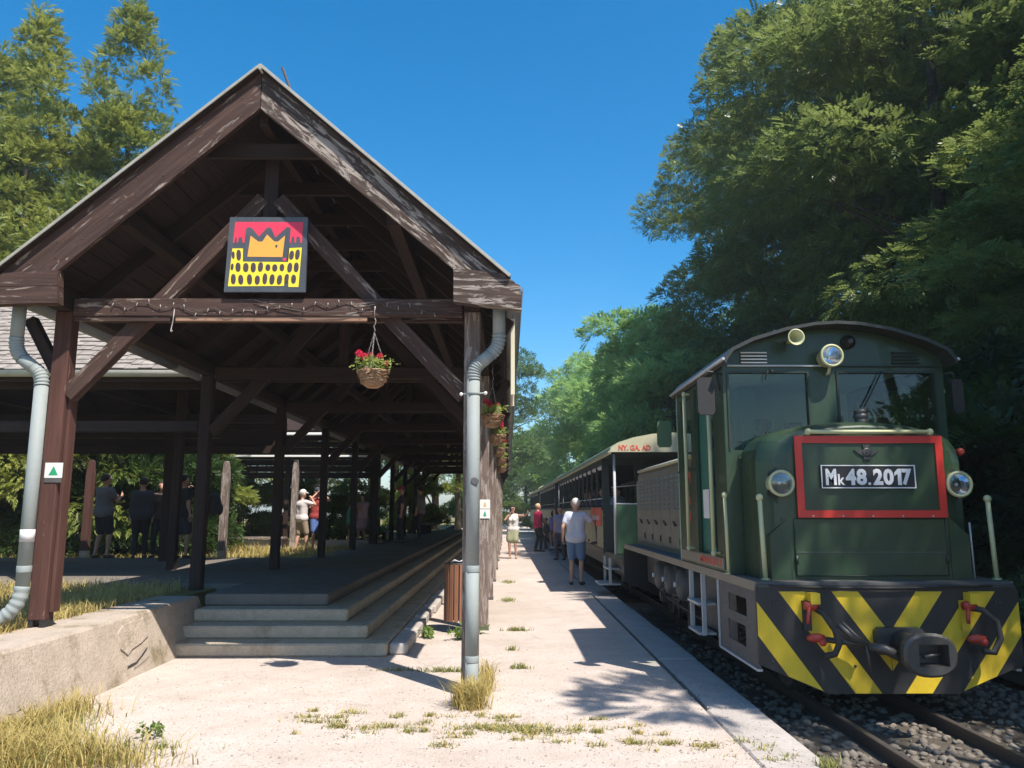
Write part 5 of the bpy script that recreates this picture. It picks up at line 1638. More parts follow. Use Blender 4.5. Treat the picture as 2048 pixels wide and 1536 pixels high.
# --- dark trunks past the end of the shelter
tb = MB().tube([(0, 0, -.3), (.05, 0, 2.0), (-.04, .05, 4.5), (.06, 0, 7.5)], .2, M['bark'], 9, rs=[.24, .19, .16, .10])
r = np.random.default_rng(5)
slim = tree_proto('slim_tree', 'dark slim trunk furthest left past the end of the shelter', 'tree', 9, (1.7, 7.2, 2.2), 24, .7, 2600, 'tuft', .16, M['leaf_mid'], .19, 91, loc=(-7.6, 44, .3), group='slim trees past the shelter', limbs=8)
for i, (x, y, wd_) in enumerate([(-6.4, 46, 'second from the left past the end of the shelter'), (-5.2, 43.6, 'third from the left past the end of the shelter'), (-4.2, 47, 'fourth from the left past the end of the shelter'), (-3.1, 50, 'rightmost past the end of the shelter'), (-9.5, 36, 'behind the people at the far benches'), (-8.0, 33, 'between the bushes beyond the wooden bench')]):
    dup(slim, (x, y, .3), i * 1.1, (1.1, 1.1, 1 + .08 * (i % 3)), 'dark slim trunk ' + wd_, 'slim trees past the shelter')

# --- grass: blades as thin bent quads
def grass(name, pts, hmin, hmax, mat, seed, lean=.5, w=.0035):
    r = np.random.default_rng(seed)
    P = np.array(pts, float)
    n = len(P)
    a = r.uniform(0, 2 * math.pi, n)
    h = r.uniform(hmin, hmax, n)
    L = np.stack([np.cos(a), np.sin(a), np.zeros(n)], -1)
    S = np.stack([-np.sin(a), np.cos(a), np.zeros(n)], -1) * (w * r.uniform(.6, 1.4, n))[:, None]
    b = P
    m_ = P + L * (h * lean * .25)[:, None] + np.array([0, 0, 1]) * (h * .6)[:, None]
    t = P + L * (h * lean * r.uniform(.5, 1.2, n))[:, None] + np.array([0, 0, 1]) * (h * r.uniform(.8, 1, n))[:, None]
    V = np.stack([b - S, b + S, m_ + S * .8, m_ - S * .8, t], 1).reshape(-1, 3)
    i = np.arange(n)[:, None] * 5
    Q = np.concatenate([i + np.array([[0, 1, 2, 3]]), i + np.array([[3, 2, 4, 4]])], 1)
    T = np.concatenate([i + np.array([[0, 1, 2]]), i + np.array([[0, 2, 3]]), i + np.array([[3, 2, 4]])], 0)
    tint = np.tile(np.clip(r.normal(.5, .25, n), 0, 1), 3)
    me = raw_mesh(name, V, T, mat, tint, loops=3)
    return tag(link(name, me), kind='stuff')
def blobs(r, n, centers):
    """points gathered round (x,y,rx,ry,z,weight)"""
    c = np.array(centers)
    i = r.choice(len(c), n, p=c[:, 5] / c[:, 5].sum())
    q = np.clip(r.normal(0, .5, (n, 2)), -1.5, 1.5)
    return np.stack([c[i, 0] + q[:, 0] * c[i, 2], c[i, 1] + q[:, 1] * c[i, 3], c[i, 4]], -1)
r = np.random.default_rng(17)
grass('dry_grass', blobs(r, 4600, [(-3.25, 5.5, .30, .6, 0, 3), (-3.0, 5.1, .5, .35, 0, 3), (-2.6, 5.0, .5, .22, 0, 1.6), (-3.2, 6.1, .14, .35, 0, .8), (-3.35, 4.9, .3, .5, 0, 2)]), .04, .22, M['grass_dry'], 1, .95)
grass('green_blades', blobs(r, 1500, [(-3.2, 5.5, .35, .6, 0, 3), (-2.7, 5.05, .6, .3, 0, 2)]), .03, .16, M['grass_green'], 21, 1.0)
grass('dry_grass', blobs(r, 1500, [(-.30, 6.50, .09, .09, 0, 2.2), (-.22, 6.95, .11, .22, 0, 1.0), (-.18, 7.4, .06, .2, 0, .3), (-.28, 6.36, .12, .10, 0, 1.2)]), .05, .24, M['grass_dry'], 2, .9)
cts = []
for k in range(90):
    x_ = r.uniform(-1.6, 1.75)
    cts.append((x_, 5.78 - .22 * x_ + r.normal(0, .16), r.uniform(.03, .16), r.uniform(.02, .06), 0, r.uniform(.2, 1.0)))
cts += [(.0, 5.83, .38, .07, 0, 5), (.25, 5.72, .35, .06, 0, 3)]
grass('trampled_grass', blobs(r, 2000, cts), .010, .04, M['grass_green'], 3, 1.3)
grass('trampled_straw', blobs(r, 1400, cts), .008, .045, M['grass_dry'], 13, 1.6)
grass('weed_patch', blobs(r, 1500, [(.12, 10.3, .14, .06, 0, 1), (.12, 7.9, .10, .04, 0, .6), (-.5, 7.75, .35, .04, 0, 1.2), (-1.0, 7.8, .3, .02, 0, .5), (.05, 8.9, .06, .06, 0, .3), (.0, 13.6, .12, .2, 0, .8), (.0, 17, .15, .3, 0, .8), (1.9, 4.95, .06, .08, 0, .5), (2.05, 5.0, .07, .08, -.1, .6), (-2.2, 5.35, .1, .04, 0, .3)]), .015, .07, M['grass_green'], 4, .9)
x = np.concatenate([r.uniform(-4.6, -4.02, 5200), r.uniform(-9, -4.3, 16000)])
y = np.concatenate([r.uniform(6.4, 9.6, 5200), r.uniform(6.5, 11.0, 16000)])
grass('bank_grass', np.stack([x, y, np.full(len(x), .44)], -1), .04, .22, M['grass_dry'], 5, .7, .005)
x, y = r.uniform(-17, -3.9, 18000), 17.4 + r.uniform(0, 1, 18000) ** 1.6 * 14
grass('meadow_grass', np.stack([x, y, np.full(len(x), .34)], -1), .06, .26, M['grass_dry'], 6, .6, .010)
# --- broad leaved weeds at the step foot and by the bin
def weed(label, loc, n, s_, seed):
    r = np.random.default_rng(seed)
    C = np.stack([r.normal(0, .05, n), r.normal(0, .04, n), r.uniform(.02, .10, n)], -1)
    V, Q, t = scatter('tuft', C, norm(r.normal(0, 1, (n, 3))), norm(np.array([0, 0, 1]) + r.normal(0, .3, (n, 3))), s_ * r.uniform(.6, 1.2, n), r, r.uniform(.2, .8, n))
    o = link('weed', raw_mesh('weed', V, Q, M['leaf_bush'], t), None, Matrix.Translation(loc))
    return tag(o, label, 'weed', 'green weeds on the gravel')
weed('green weed in front of the litter bin shadow', (-.95, 9.75, 0), 20, .07, 1)
weed('green weed right behind the right downpipe', (-.55, 9.6, 0), 26, .075, 2)
weed('green weed beside the litter bin foot', (-.42, 10.0, 0), 26, .085, 3)
weed('small dark weed on the gravel near the wall', (-2.35, 5.55, 0), 14, .045, 4)
weed('thistle standing on the grassy bank behind the wall', (-4.35, 8.5, .44), 24, .09, 5)
# ================================================================== small things
# ---- painted crown sign on the front truss
SX0, SZ0, SW, SH = -2.502, 3.412, 0.70, 0.69
sg_ = thing('painted_sign', 'square painted sign with an orange crown over a yellow wall on the gable', 'sign', (CX, 6.80, SZ0))
def su(p):
    return (SX0 + (p[0] - 165) / 1265 * SW, SZ0 + (1360 - p[1]) / 1200 * SH)
base_ = part('board', MB().prism([(SX0 - .012, SZ0 - .004), (SX0 + SW + .008, SZ0 - .004), (SX0 + SW + .004, SZ0 + SH), (SX0 + .004, SZ0 + SH)], 6.795, 6.825, M['signblack']), sg_)
def flat(name, pts, lay, m):
    return part(name, MB().prism([su(p) for p in pts], 6.7945 - .0012 * lay, 6.7955, m), base_)
flat('red_field', [(262, 240), (1362, 240), (1358, 585), (1330, 575), (1318, 490), (1268, 480), (1256, 582), (1234, 575), (1226, 480), (1196, 480), (1176, 582), (1152, 575), (1150, 500), (445, 500), (430, 582), (398, 580), (385, 492), (338, 492), (322, 580), (303, 585), (300, 495), (280, 500), (265, 585), (244, 585)], 1, M['signred'])
flat('crown_outline', [(428, 600), (445, 345), (490, 322), (540, 345), (660, 480), (785, 330), (845, 335), (925, 492), (1108, 322), (1165, 335), (1152, 885), (428, 885)], 2, M['signblack'])  # dark outline painted round the crown
flat('crown', [(525, 465), (655, 562), (720, 560), (790, 445), (912, 560), (972, 560), (1080, 465), (1055, 810), (490, 805)], 3, M['signorange'])
flat('yellow_wall', [(242, 672), (412, 672), (420, 885), (1140, 890), (1142, 668), (1360, 655), (1332, 1290), (1172, 1288), (1168, 1180), (1104, 1180), (1100, 1272), (205, 1280)], 2, M['signyellow'])
ov = [(350, 780, 38, 90), (262, 780, 24, 62), (1200, 780, 40, 75), (1295, 770, 38, 85), (350, 975, 42, 76), (475, 980, 45, 75), (595, 980, 42, 80), (710, 970, 42, 80), (830, 980, 40, 55), (940, 985, 42, 60), (1055, 980, 38, 60),
      (1180, 980, 40, 80), (1285, 975, 40, 80), (255, 970, 24, 55), (285, 1165, 40, 85), (405, 1175, 42, 80), (545, 1170, 42, 85), (670, 1180, 42, 75), (790, 1160, 38, 90), (905, 1170, 42, 85), (1025, 1175, 42, 80), (1138, 1150, 36, 70), (1250, 1165, 40, 75)]
rr = random.Random(2)
for (a, b, c, d) in ov:
    k = rr.uniform(-.3, .3)
    flat('stone_mark', [(a + c * math.cos(t) + k * d * math.sin(t) * .3, b + d * math.copysign(abs(math.sin(t)) ** .8, math.sin(t))) for t in [2 * math.pi * q / 12 for q in range(12)]], 3, M['signbrown'])
flat('dot', [(950 + 18 * math.cos(t), 635 + 26 * math.sin(t)) for t in [q * math.pi / 4 for q in range(8)]], 4, M['signbrown'])
flat('pink_dot', [(1090 + 32 * math.cos(t), 848 + 28 * math.sin(t)) for t in [q * math.pi / 5 for q in range(10)]], 4, M['signred'])

# ---- string of little lamps wound along the tie beam
sl = thing('string_lights', 'unlit string of tiny lamps draped along the front tie beam', 'string lights', (-2, 6.83, 3.3))
pts, rr = [], random.Random(8)
for k in range(58):
    x = -3.60 + 3.0 * k / 57
    pts.append((x, 6.826, 3.275 + .022 * math.sin(k * 1.1) + (.03 * math.sin((x + 2.0) * 3.2)) + rr.uniform(-.01, .01)))
wire_ = part('wire', MB().tube(pts, .0035, M['wire'], 5), sl)
for k in range(2, 57, 2):
    p = pts[k]
    q = (p[0] + rr.uniform(-.012, .012), p[1] - .006, p[2] + rr.choice((-1, 1)) * .035)
    part('bulb', MB().tube([p, q], .0045, M['chain'], 5, rs=[.003, .006]), wire_)
tag(part('loop', MB().tube([(-2.25, 6.822, 3.34), (-2.0, 6.82, 3.27), (-1.75, 6.82, 3.225), (-1.45, 6.82, 3.235), (-1.2, 6.82, 3.30), (-1.13, 6.82, 3.31)], .004, M['wire'], 5), sl), 'slack loop of wire')
hkk = thing('wire_hook', 'thin bent wire hanging from the left half of the tie beam', 'hook', (-2.97, 6.83, 3.1))
part('wire', MB().tube([(-2.955, 6.83, 3.26), (-2.96, 6.83, 3.16), (-2.975, 6.83, 3.06), (-2.965, 6.825, 3.05), (-2.955, 6.82, 3.065)], .005, M['chain'], 6), hkk)

# ---- hanging flower baskets (built round the bowl's rim centre)
def make_basket():
    t = thing('hanging_basket', 'wicker flower basket with red geraniums hanging from the front tie beam', 'flower basket', (0, 0, 0), 0, 'hanging flower baskets')
    prof = [(.004, -.152), (.05, -.15), (.085, -.128), (.112, -.085), (.126, -.03), (.130, .0), (.120, .004), (.116, -.03), (.10, -.08), (.04, -.13), (.004, -.13)]
    bowl = part('basket', MB().lathe(prof, M['wicker'], (0, 0, 0), 'Z', 20), t)
    mb = MB()
    r = random.Random(4)
    for k in range(60):
        h = r.uniform(-.14, .01)
        rad = .134 * math.sqrt(max(.05, 1 - ((h) / .155) ** 2)) + .003
        a0 = r.uniform(0, 6.28)
        sp = r.uniform(.5, 1.3)
        mb.tube([((rad + .004 * math.sin(5 * q)) * math.cos(a0 + sp * q / 4), (rad + .004 * math.sin(5 * q)) * math.sin(a0 + sp * q / 4), h + r.uniform(-.012, .012)) for q in range(5)], r.uniform(.003, .006), M['wicker'], 4)
    tag(part('twig', mb, bowl), kind='stuff')
    part('soil', MB().lathe([(.115, -.02), (.06, -.008), (.003, -.004)], M['soil'], (0, 0, 0), 'Z', 14, cap=False), bowl)
    for k in range(3):
        a = 2.1 * k + .5
        ch = MB()
        n = 16
        p0, p1 = Vector((.127 * math.cos(a), .127 * math.sin(a), 0)), Vector((0, 0, .34))
        for q in range(n):
            c = p0.lerp(p1, (q + .5) / n)
            d = (p1 - p0).normalized() * (.34 / n * .62)
            s_ = d.orthogonal().normalized() * .0045 if q % 2 else d.cross(d.orthogonal()).normalized() * .0045
            ch.tube([c - d, c - d * .4 + s_, c + d * .4 + s_, c + d, c + d * .4 - s_, c - d * .4 - s_, c - d], .0022, M['chain'], 4)
        part('chain', ch, t)
    part('hook', MB().tube([(0, 0, .335), (.004, 0, .37), (-.008, 0, .40), (.006, 0, .42), (.010, 0, .45), (0, 0, .47)], .0045, M['chain'], 6), t)
    r = np.random.default_rng(3)
    n = 170
    C = np.stack([r.normal(0, .06, n), r.normal(0, .06, n), r.uniform(.0, .11, n)], -1)
    V, Q, tt = scatter('tuft', C, norm(r.normal(0, 1, (n, 3))), norm(np.array([0, -.3, 1]) + r.normal(0, .4, (n, 3))), .036 * r.uniform(.6, 1.2, n), r, r.uniform(.2, .9, n))
    link('leaves', raw_mesh('leaves', V, Q, M['flowerleaf'], tt), t)
    for (x, y, z, s_) in ((-.12, -.04, .145, .036), (-.075, -.05, .115, .036), (.055, -.02, .125, .03), (-.03, .03, .15, .025), (.10, .03, .07, .026)):
        n = 46
        d = norm(r.normal(0, 1, (n, 3)))
        V, Q, tt = scatter('tuft', np.array([x, y, z]) + d * s_ * .7, d, norm(r.normal(0, 1, (n, 3))), s_ * .5 * r.uniform(.7, 1.2, n), r, r.uniform(0, 1, n))
        f = link('blossom', raw_mesh('blossom', V, Q, M['petal'], tt), t)
        part('flower_stalk', MB().tube([(x * .4, y * .4, .0), (x * .8, y * .8, z * .6), (x, y, z - .01)], .003, M['flowerleaf'], 4), t)
    return t
hb_ = make_basket()
hb_.matrix_basis = Matrix.Translation((-1.172, 6.80, 2.70))
part('wire', MB().tube([(0, 0, .465), (-.006, 0, .53), (.004, 0, .58)], .004, M['chain'], 5), hb_)   # wire up to the beam
W[hb_] = hb_.matrix_basis.copy()
names_ = ['nearest of the row under the right eave, by the downpipe', 'second of the row under the right eave', 'third of the row under the right eave', 'fourth of the row under the right eave', 'fifth of the row under the right eave']
for i, (y, wd_) in enumerate(zip((9.2, 11.9, 14.3, 17.4, 20.6), names_)):
    b = dup(hb_, (-.175 + .004 * i, y, 2.60 + .02 * (i % 2)), 1.3 * i + .6, 1.0 + .06 * (i % 2), 'geranium basket ' + wd_)
    part('basket_arm', MB().tube([(-.30, y, 3.20), (-.17, y, 3.20), (-.172 + .004 * i, y, 3.05)], .008, M['black'], 6), sh)

# ---- trail markers
tm = thing('trail_marker', 'white square trail marker with a green triangle on the left front post', 'trail marker', (-3.935, 6.90, 1.84))
pb = part('plate', MB().box((-4.010, 6.900, 1.775), (-3.858, 6.9065, 1.905), M['white']), tm)
part('triangle', MB().prism([(-3.975, 1.797), (-3.893, 1.797), (-3.934, 1.876)], 6.8985, 6.9005, M['signgreen']), pb)
tag(part('grey_strip', MB().box((-4.008, 6.901, 1.735), (-3.86, 6.9065, 1.774), M['frame']), tm), 'grey strip under the marker')
for zc, m, lab in ((1.575, 'signgold', 'white trail marker with a small golden symbol, upper of two on the second right post'), (1.452, 'signgreen', 'white trail marker with a small green tree, lower of two on the second right post')):
    t = thing('trail_marker', lab, 'trail marker', (-.29, 10.32, zc), 0, 'pair of markers on the second right post')
    q = part('plate', MB().box((-.362, 10.318, zc - .058), (-.225, 10.3265, zc + .058), M['white']), t)
    part('symbol', MB().prism([(-.318, zc - .03), (-.298, zc - .03), (-.298, zc - .038), (-.288, zc - .038), (-.288, zc - .03), (-.268, zc - .03), (-.282, zc - .004), (-.276, zc - .004), (-.291, zc + .036), (-.308, zc - .004), (-.302, zc - .004)], 10.3165, 10.3185, M[m]), q)

# ---- beige board hung under the right gutter, seen edge on
bb_ = thing('notice_board', 'pale beige board hung under the right gutter, seen nearly edge on', 'board', (.05, 7.5, 2.9))
part('panel', MB().box((.040, 7.20, 2.56), (.056, 7.95, 3.24), M['board_beige']), bb_)
part('frame', MB().box((.030, 7.16, 2.545), (.066, 7.199, 3.255), M['board_beige']).box((.030, 7.951, 2.545), (.066, 7.99, 3.255), M['board_beige']), bb_)
part('strap', MB().box((.042, 7.3, 3.241), (.050, 7.33, 3.34), M['zinc_dark']).box((.042, 7.8, 3.241), (.050, 7.83, 3.34), M['zinc_dark']), bb_)

# ---- slatted litter bin fixed to the second right post
lbn = thing('litter_bin', 'wooden slatted litter bin fixed beside the second right post', 'litter bin', (-.60, 10.25, .13))
n = 18
liner = part('liner', MB().lathe([(.165, .15), (.175, .82), (.165, .82), (.155, .16)], M['frame'], (-.60, 10.25, 0), 'Z', 20), lbn)
sm = box_mesh(.70, .052, .020, M['bin_wood'], .004, 'slat')
for k in range(n):
    a = 2 * math.pi * k / n
    X = Matrix.Translation((-.60 + .188 * math.cos(a), 10.25 + .188 * math.sin(a), .485)) @ Matrix.Rotation(a, 4, 'Z') @ Matrix.Rotation(R(-90), 4, 'Y')
    link('slat', sm, lbn, X)
part('rim', MB().lathe([(.16, .828), (.2, .83), (.202, .842), (.16, .845)], M['steel'], (-.60, 10.25, 0), 'Z', 24, cap=False), lbn)
part('mounting_arm', MB().tube([(-.42, 10.28, .70), (-.37, 10.32, .70)], .015, M['frame'], 6).tube([(-.42, 10.28, .28), (-.37, 10.32, .28)], .015, M['frame'], 6), lbn)
part('bin_bag', MB().tube([(-.72, 10.20, .845), (-.66, 10.15, .875), (-.60, 10.12, .86), (-.54, 10.12, .885), (-.48, 10.16, .85)], .012, M['cloth_white'], 6, rs=[.004, .014, .006, .016, .004]), lbn)

# ---- added posts, pointed tops shaped as the eave shadow edge on sunlit posts
def shadow_cut_post(label, x, y, z0, z1, w, m):
    t = thing('lit_post_part', label, 'post', (x, y, z0), 0, 'added posts cut to the eave shadow edge')
    prof = [(x - w, z0), (x + w, z0), (x + w, z1 - .30), (x + w * .55, z1 - .02), (x + w * .2, z1), (x - w * .2, z1), (x - w * .55, z1 - .02), (x - w, z1 - .30)]
    h = (z0 + z1) / 2
    X = Matrix.Translation((x, y, h)) @ Matrix.Rotation(R(-90), 4, 'Y')
    loc = [(q - h, p - x) for p, q in prof]
    part('shaft', MB().prism([(a, -b) for a, b in loc], -.07, .07, M[m], 'XZ'), t, Matrix.Translation((x, y, h)) @ Matrix.Rotation(R(-90), 4, 'Y'))
    part('foot', MB().box((x - w * 1.05, y - .075, z0 - .1), (x + w * 1.05, y + .075, z0 + .28), M['concrete']), t)
shadow_cut_post('reddish added post under the side shelter eave, top cut like the eave shadow', -9.28, 17.75, .34, 2.60, .075, 'post_red')
shadow_cut_post('pale grey added post left of the second shelter post, top cut like the eave shadow', -6.27, 17.75, .34, 2.58, .075, 'post_grey')
shadow_cut_post('grey added post behind the man in the white cap, top cut like the eave shadow', -6.2, 23.3, .3, 2.95, .085, 'post_grey')

# ---- benches and a picnic table
def bench(label, x, y, z, L, rz, group):
    t = thing('bench', label, 'bench', (x, y, z), rz, group)
    iv = W[t]
    for k, dy in enumerate((-.12, .12)):
        part('seat_plank', MB().box((-L / 2, dy - .10, .42), (L / 2, dy + .10, .465), M['post_grey']), t, iv)
    for sx_ in (-1, 1):
        part('leg', MB().box((sx_ * L * .38 - .05, -.17, 0), (sx_ * L * .38 + .05, .17, .419), M['timber']), t, iv)
GBN = 'plank benches beyond the shelter'
bench('pale plank bench in the sun left of the man in the white cap', -6.75, 21.0, .34, 1.9, 0, GBN)
bench('plank bench in the sun at the left, behind the standing group', -9.2, 20.8, .34, 2.2, .1, GBN)
bench('plank bench in the shade behind the woman in pink', -4.9, 27.5, .34, 1.8, 0, GBN)
bench('plank bench at the far end beside the slim trunks', -3.4, 33, .495, 1.6, 1.5, GBN)
low = thing('low_wall', 'low pale concrete ledge on the meadow behind the plank bench', 'wall', (-7, 25, .3))
bbox('ledge', low, (-13, 24.9, .28), (-3.9, 25.25, .58), M['edge'], .01)
# ================================================================== people
PEND = []           # (object, modifiers to bake, extra mesh builder)
def cap_mesh(segs, mats_of=None):
    """closed round cones: list of (p0, p1, r0, r1)"""
    mb = MB()
    m = M['skin']
    for p0, p1, r0, r1 in segs:
        p0, p1 = Vector(p0), Vector(p1)
        d = p1 - p0
        L = d.length
        d = d.normalized() if L > 1e-6 else Vector((0, 0, 1))
        a = d.orthogonal().normalized()
        c = d.cross(a)
        n, h = 10, 3
        rings = []
        for k in range(1, h + 1):
            t = math.pi / 2 * k / h
            rings.append((-r0 * math.cos(t), r0 * math.sin(t)))
        for k in range(0, h):
            t = math.pi / 2 * k / h
            rings.append((L + r1 * math.sin(t), r1 * math.cos(t)))
        vs = [p0 - d * r0]
        for z, r_ in rings:
            for j in range(n):
                t = 2 * math.pi * j / n
                vs.append(p0 + d * z + (a * math.cos(t) + c * math.sin(t)) * r_)
        vs.append(p1 + d * r1)
        fs = []
        R_ = len(rings)
        for j in range(n):
            j2 = (j + 1) % n
            fs.append((0, 1 + j2, 1 + j))
            for k in range(R_ - 1):
                fs.append((1 + k * n + j, 1 + k * n + j2, 1 + (k + 1) * n + j2, 1 + (k + 1) * n + j))
            fs.append((1 + (R_ - 1) * n + j, 1 + (R_ - 1) * n + j2, 1 + R_ * n))
        mb.add(vs, fs, m, True)
    return mb

def body_obj(name, segs, mat, parent, X, vox, extra=None, sm=3):
    me = cap_mesh(segs).mesh(name)
    me.materials.clear()
    me.materials.append(mat)
    o = link(name, me, parent, X)
    md = o.modifiers.new("remesh", 'REMESH')
    md.mode = 'VOXEL'
    md.voxel_size = vox
    md.use_smooth_shade = True
    s_ = o.modifiers.new("smooth", 'SMOOTH')
    s_.factor = .5
    s_.iterations = sm
    PEND.append((o, extra, mat))
    return o

def ik(a, t, l1, l2, pole):
    a, t, pole = Vector(a), Vector(t), Vector(pole)
    d = t - a
    L = min(d.length, (l1 + l2) * .995)
    d.normalize()
    x = (l1 * l1 - l2 * l2 + L * L) / (2 * L)
    h = math.sqrt(max(0, l1 * l1 - x * x))
    p = (pole - d * pole.dot(d))
    p = p.normalized() if p.length > 1e-5 else d.orthogonal().normalized()
    return a + d * x + p * h, a + d * L

def hand_parts(w, d, palm_n, mb, s=1.0):
    """palm past the wrist w along d, four bent fingers and a thumb"""
    d = d.normalized()
    side = d.cross(palm_n).normalized()
    n = side.cross(d).normalized()
    k0 = w + d * .085 * s
    for i, (o, L) in enumerate(((-.030, .062), (-.010, .074), (.011, .070), (.030, .055))):
        b = k0 + side * o * s - d * .012 * s
        m_ = b + (d * .75 + n * .25).normalized() * L * .55 * s
        e = m_ + (d * .45 + n * .85).normalized() * L * .45 * s
        mb.tube([b, m_, e], .008 * s, M['skin'], 6, rs=[.0095 * s, .0085 * s, .006 * s])
    b = w + d * .03 * s - side * .026 * s
    mb.tube([b, b + (d * .6 - side * .75 + n * .2).normalized() * .036 * s, b + (d * .8 - side * .5 + n * .45).normalized() * .062 * s], .01 * s, M['skin'], 6, rs=[.013 * s, .010 * s, .007 * s])
    return [(w, w + d * .05 * s + side * .018 * s, .024 * s, .026 * s), (w, w + d * .05 * s - side * .018 * s, .024 * s, .026 * s), (w + d * .05 * s + side * .018 * s, k0 + side * .022 * s - d * .01 * s, .024 * s, .017 * s), (w + d * .05 * s - side * .018 * s, k0 - side * .022 * s - d * .01 * s, .024 * s, .017 * s)]

def person(label, loc, rz, h=1.75, top=(.5, .5, .5), bottom=(.05, .07, .14), bottom_kind='shorts', sleeve=.55, hair=(.03, .02, .015), hair_kind='short', hl=None, hr=None, poleL=(-.4, -.8, -.5), poleR=(.4, -.8, -.5),
           seat=None, stride=.06, lean=0.0, wide=1.0, female=False, vox=.024, cap=None, shoes=(.05, .04, .035), group=None, turn=0.0, glasses=False, foot=True):
    """faces local +Y; hl/hr are hand targets, seat the height of the seat"""
    s = h / 1.75
    zs = 0.0 if seat is None else (seat + .10) / s - .93
    V = lambda x, y, z: Vector((x * s, (y + lean * max(0, z + 0 - .9)) * s, (z + (zs if seat is not None and z > .6 else 0)) * s))
    sw = .172 if not female else .152
    hip = [V(-.09, 0, .93), V(.09, 0, .93)]
    sh_ = [V(-sw, -.01, 1.415), V(sw, -.01, 1.415)]
    segs = []
    head = V(0, .01, 1.635)
    f = Vector((math.sin(turn), math.cos(turn), 0))
    rt = Vector((f.y, -f.x, 0))
    segs += [(head - f * .012 * s, head + f * .0 * s + Vector((0, 0, .012)) * s, .098 * s, .096 * s), (head + f * .02 * s - Vector((0, 0, .02)) * s, head + f * .045 * s - Vector((0, 0, .075)) * s, .080 * s, .052 * s),
             (V(0, -.015, 1.43), V(0, .0, 1.56), .056 * s * wide ** .5, .052 * s)]
    segs += [(head + f * .095 * s - Vector((0, 0, .005)) * s, head + f * .112 * s - Vector((0, 0, .035)) * s, .010 * s, .016 * s)]
    for q in (-1, 1):
        segs.append((head + rt * q * .094 * s - Vector((0, 0, .005)) * s, head + rt * q * .097 * s - Vector((0, 0, .04)) * s, .018 * s, .014 * s))
    w_ = wide
    tors = [(V(-.085, 0, 1.33), V(.085, 0, 1.33), .108 * s * w_, .108 * s * w_), (V(-.07, .005 if not female else .0, 1.12), V(.07, .005, 1.12), (.102 if not female else .088) * s * w_, (.102 if not female else .088) * s * w_),
            (V(-.085, 0, 1.33), V(-.07, 0, 1.10), .10 * s * w_, .10 * s * w_), (V(.085, 0, 1.33), V(.07, 0, 1.10), .10 * s * w_, .10 * s * w_),
            (V(-.075, 0, .97), V(.075, 0, .97), .112 * s * w_, .112 * s * w_), (V(-.06, 0, 1.10), V(-.07, 0, .97), .098 * s * w_, .106 * s * w_), (V(.06, 0, 1.10), V(.07, 0, .97), .098 * s * w_, .106 * s * w_),
            (sh_[0] + Vector((.03, 0, -.01)) * s, sh_[1] - Vector((.03, 0, .01)) * s, .062 * s, .062 * s)]
    if female:
        tors += [(V(-.065, .075, 1.28), V(-.065, .085, 1.27), .062 * s, .062 * s), (V(.065, .075, 1.28), V(.065, .085, 1.27), .062 * s, .062 * s)]
    segs += tors
    extra = MB()
    shirt = [(a, b, r0 + .016 * s, r1 + .016 * s) for a, b, r0, r1 in tors]
    shirt.append((V(-.075, 0, .96), V(.075, 0, .96), .142 * s * w_, .142 * s * w_))
    for i, (tgt, pole) in enumerate(((hl, poleL), (hr, poleR))):
        q = -1 if i == 0 else 1
        t_ = Vector(tgt) * s if tgt is not None else sh_[i] + Vector((q * .06, .03, -.53)) * s
        if tgt is not None and seat is not None:
            t_ = t_ + Vector((0, 0, zs * s))
        el, wr = ik(sh_[i], t_, .285 * s, .25 * s, pole)
        segs += [(sh_[i], el, .050 * s, .039 * s), (el, wr, .039 * s, .027 * s)]
        d = (wr - el).normalized()
        pn = Vector((-q, 0, 0)) if abs(d.x) < .8 else Vector((0, 1, 0))
        segs += hand_parts(wr, d, pn, extra, s)
        if sleeve > 0:
            e0 = sh_[i].lerp(el, min(1, sleeve))
            shirt.append((sh_[i], e0, .068 * s, .060 * s))
            if sleeve > 1:
                shirt.append((el, el.lerp(wr, min(.95, sleeve - 1)), .054 * s, .044 * s))
    low = [(V(-.075, 0, .94), V(.075, 0, .94), .124 * s * w_, .124 * s * w_)]
    shoe = []
    for i in (0, 1):
        q = -1 if i == 0 else 1
        if seat is None:
            ft = Vector((q * .10, q * stride, .085)) * s
            kn, an = ik(hip[i], ft, .44 * s, .42 * s, (0.05 * q, 1, 0))
        else:
            kn = hip[i] + Vector((q * .05, .43, .0)) * s
            an = kn + Vector((0, -.02, -.40)) * s
        segs += [(hip[i], kn, .086 * s * w_, .056 * s), (kn, an, .056 * s, .036 * s), (kn.lerp(an, .15) - Vector((0, .015, 0)) * s, kn.lerp(an, .45) - Vector((0, .02, 0)) * s, .050 * s, .045 * s)]
        if foot:
            he, to = an + Vector((0, -.035, -.045)) * s, an + Vector((q * .03, .14, -.055)) * s
            segs += [(he, to, .036 * s, .028 * s)]
            shoe += [(he - Vector((0, 0, .006)) * s, to - Vector((0, 0, .004)) * s, .042 * s, .036 * s)]
        if bottom_kind == 'shorts':
            low.append((hip[i], hip[i].lerp(kn, .86), .108 * s * w_, .088 * s * w_ ** .5))
        elif bottom_kind == 'short':
            low.append((hip[i], hip[i].lerp(kn, .40), .106 * s * w_, .098 * s))
        elif bottom_kind == 'trousers':
            low += [(hip[i], kn, .102 * s * w_, .072 * s), (kn, an + Vector((0, 0, .02)) * s, .070 * s, .060 * s)]
        elif bottom_kind == 'skirt':
            low.append((hip[i], hip[i].lerp(kn, .70), .118 * s, .125 * s))
    if bottom_kind == 'skirt':
        low.append((V(0, 0, .95), V(0, .02, .64), .13 * s, .15 * s))
    X = Matrix.Translation(loc) @ Matrix.Rotation(rz, 4, 'Z')
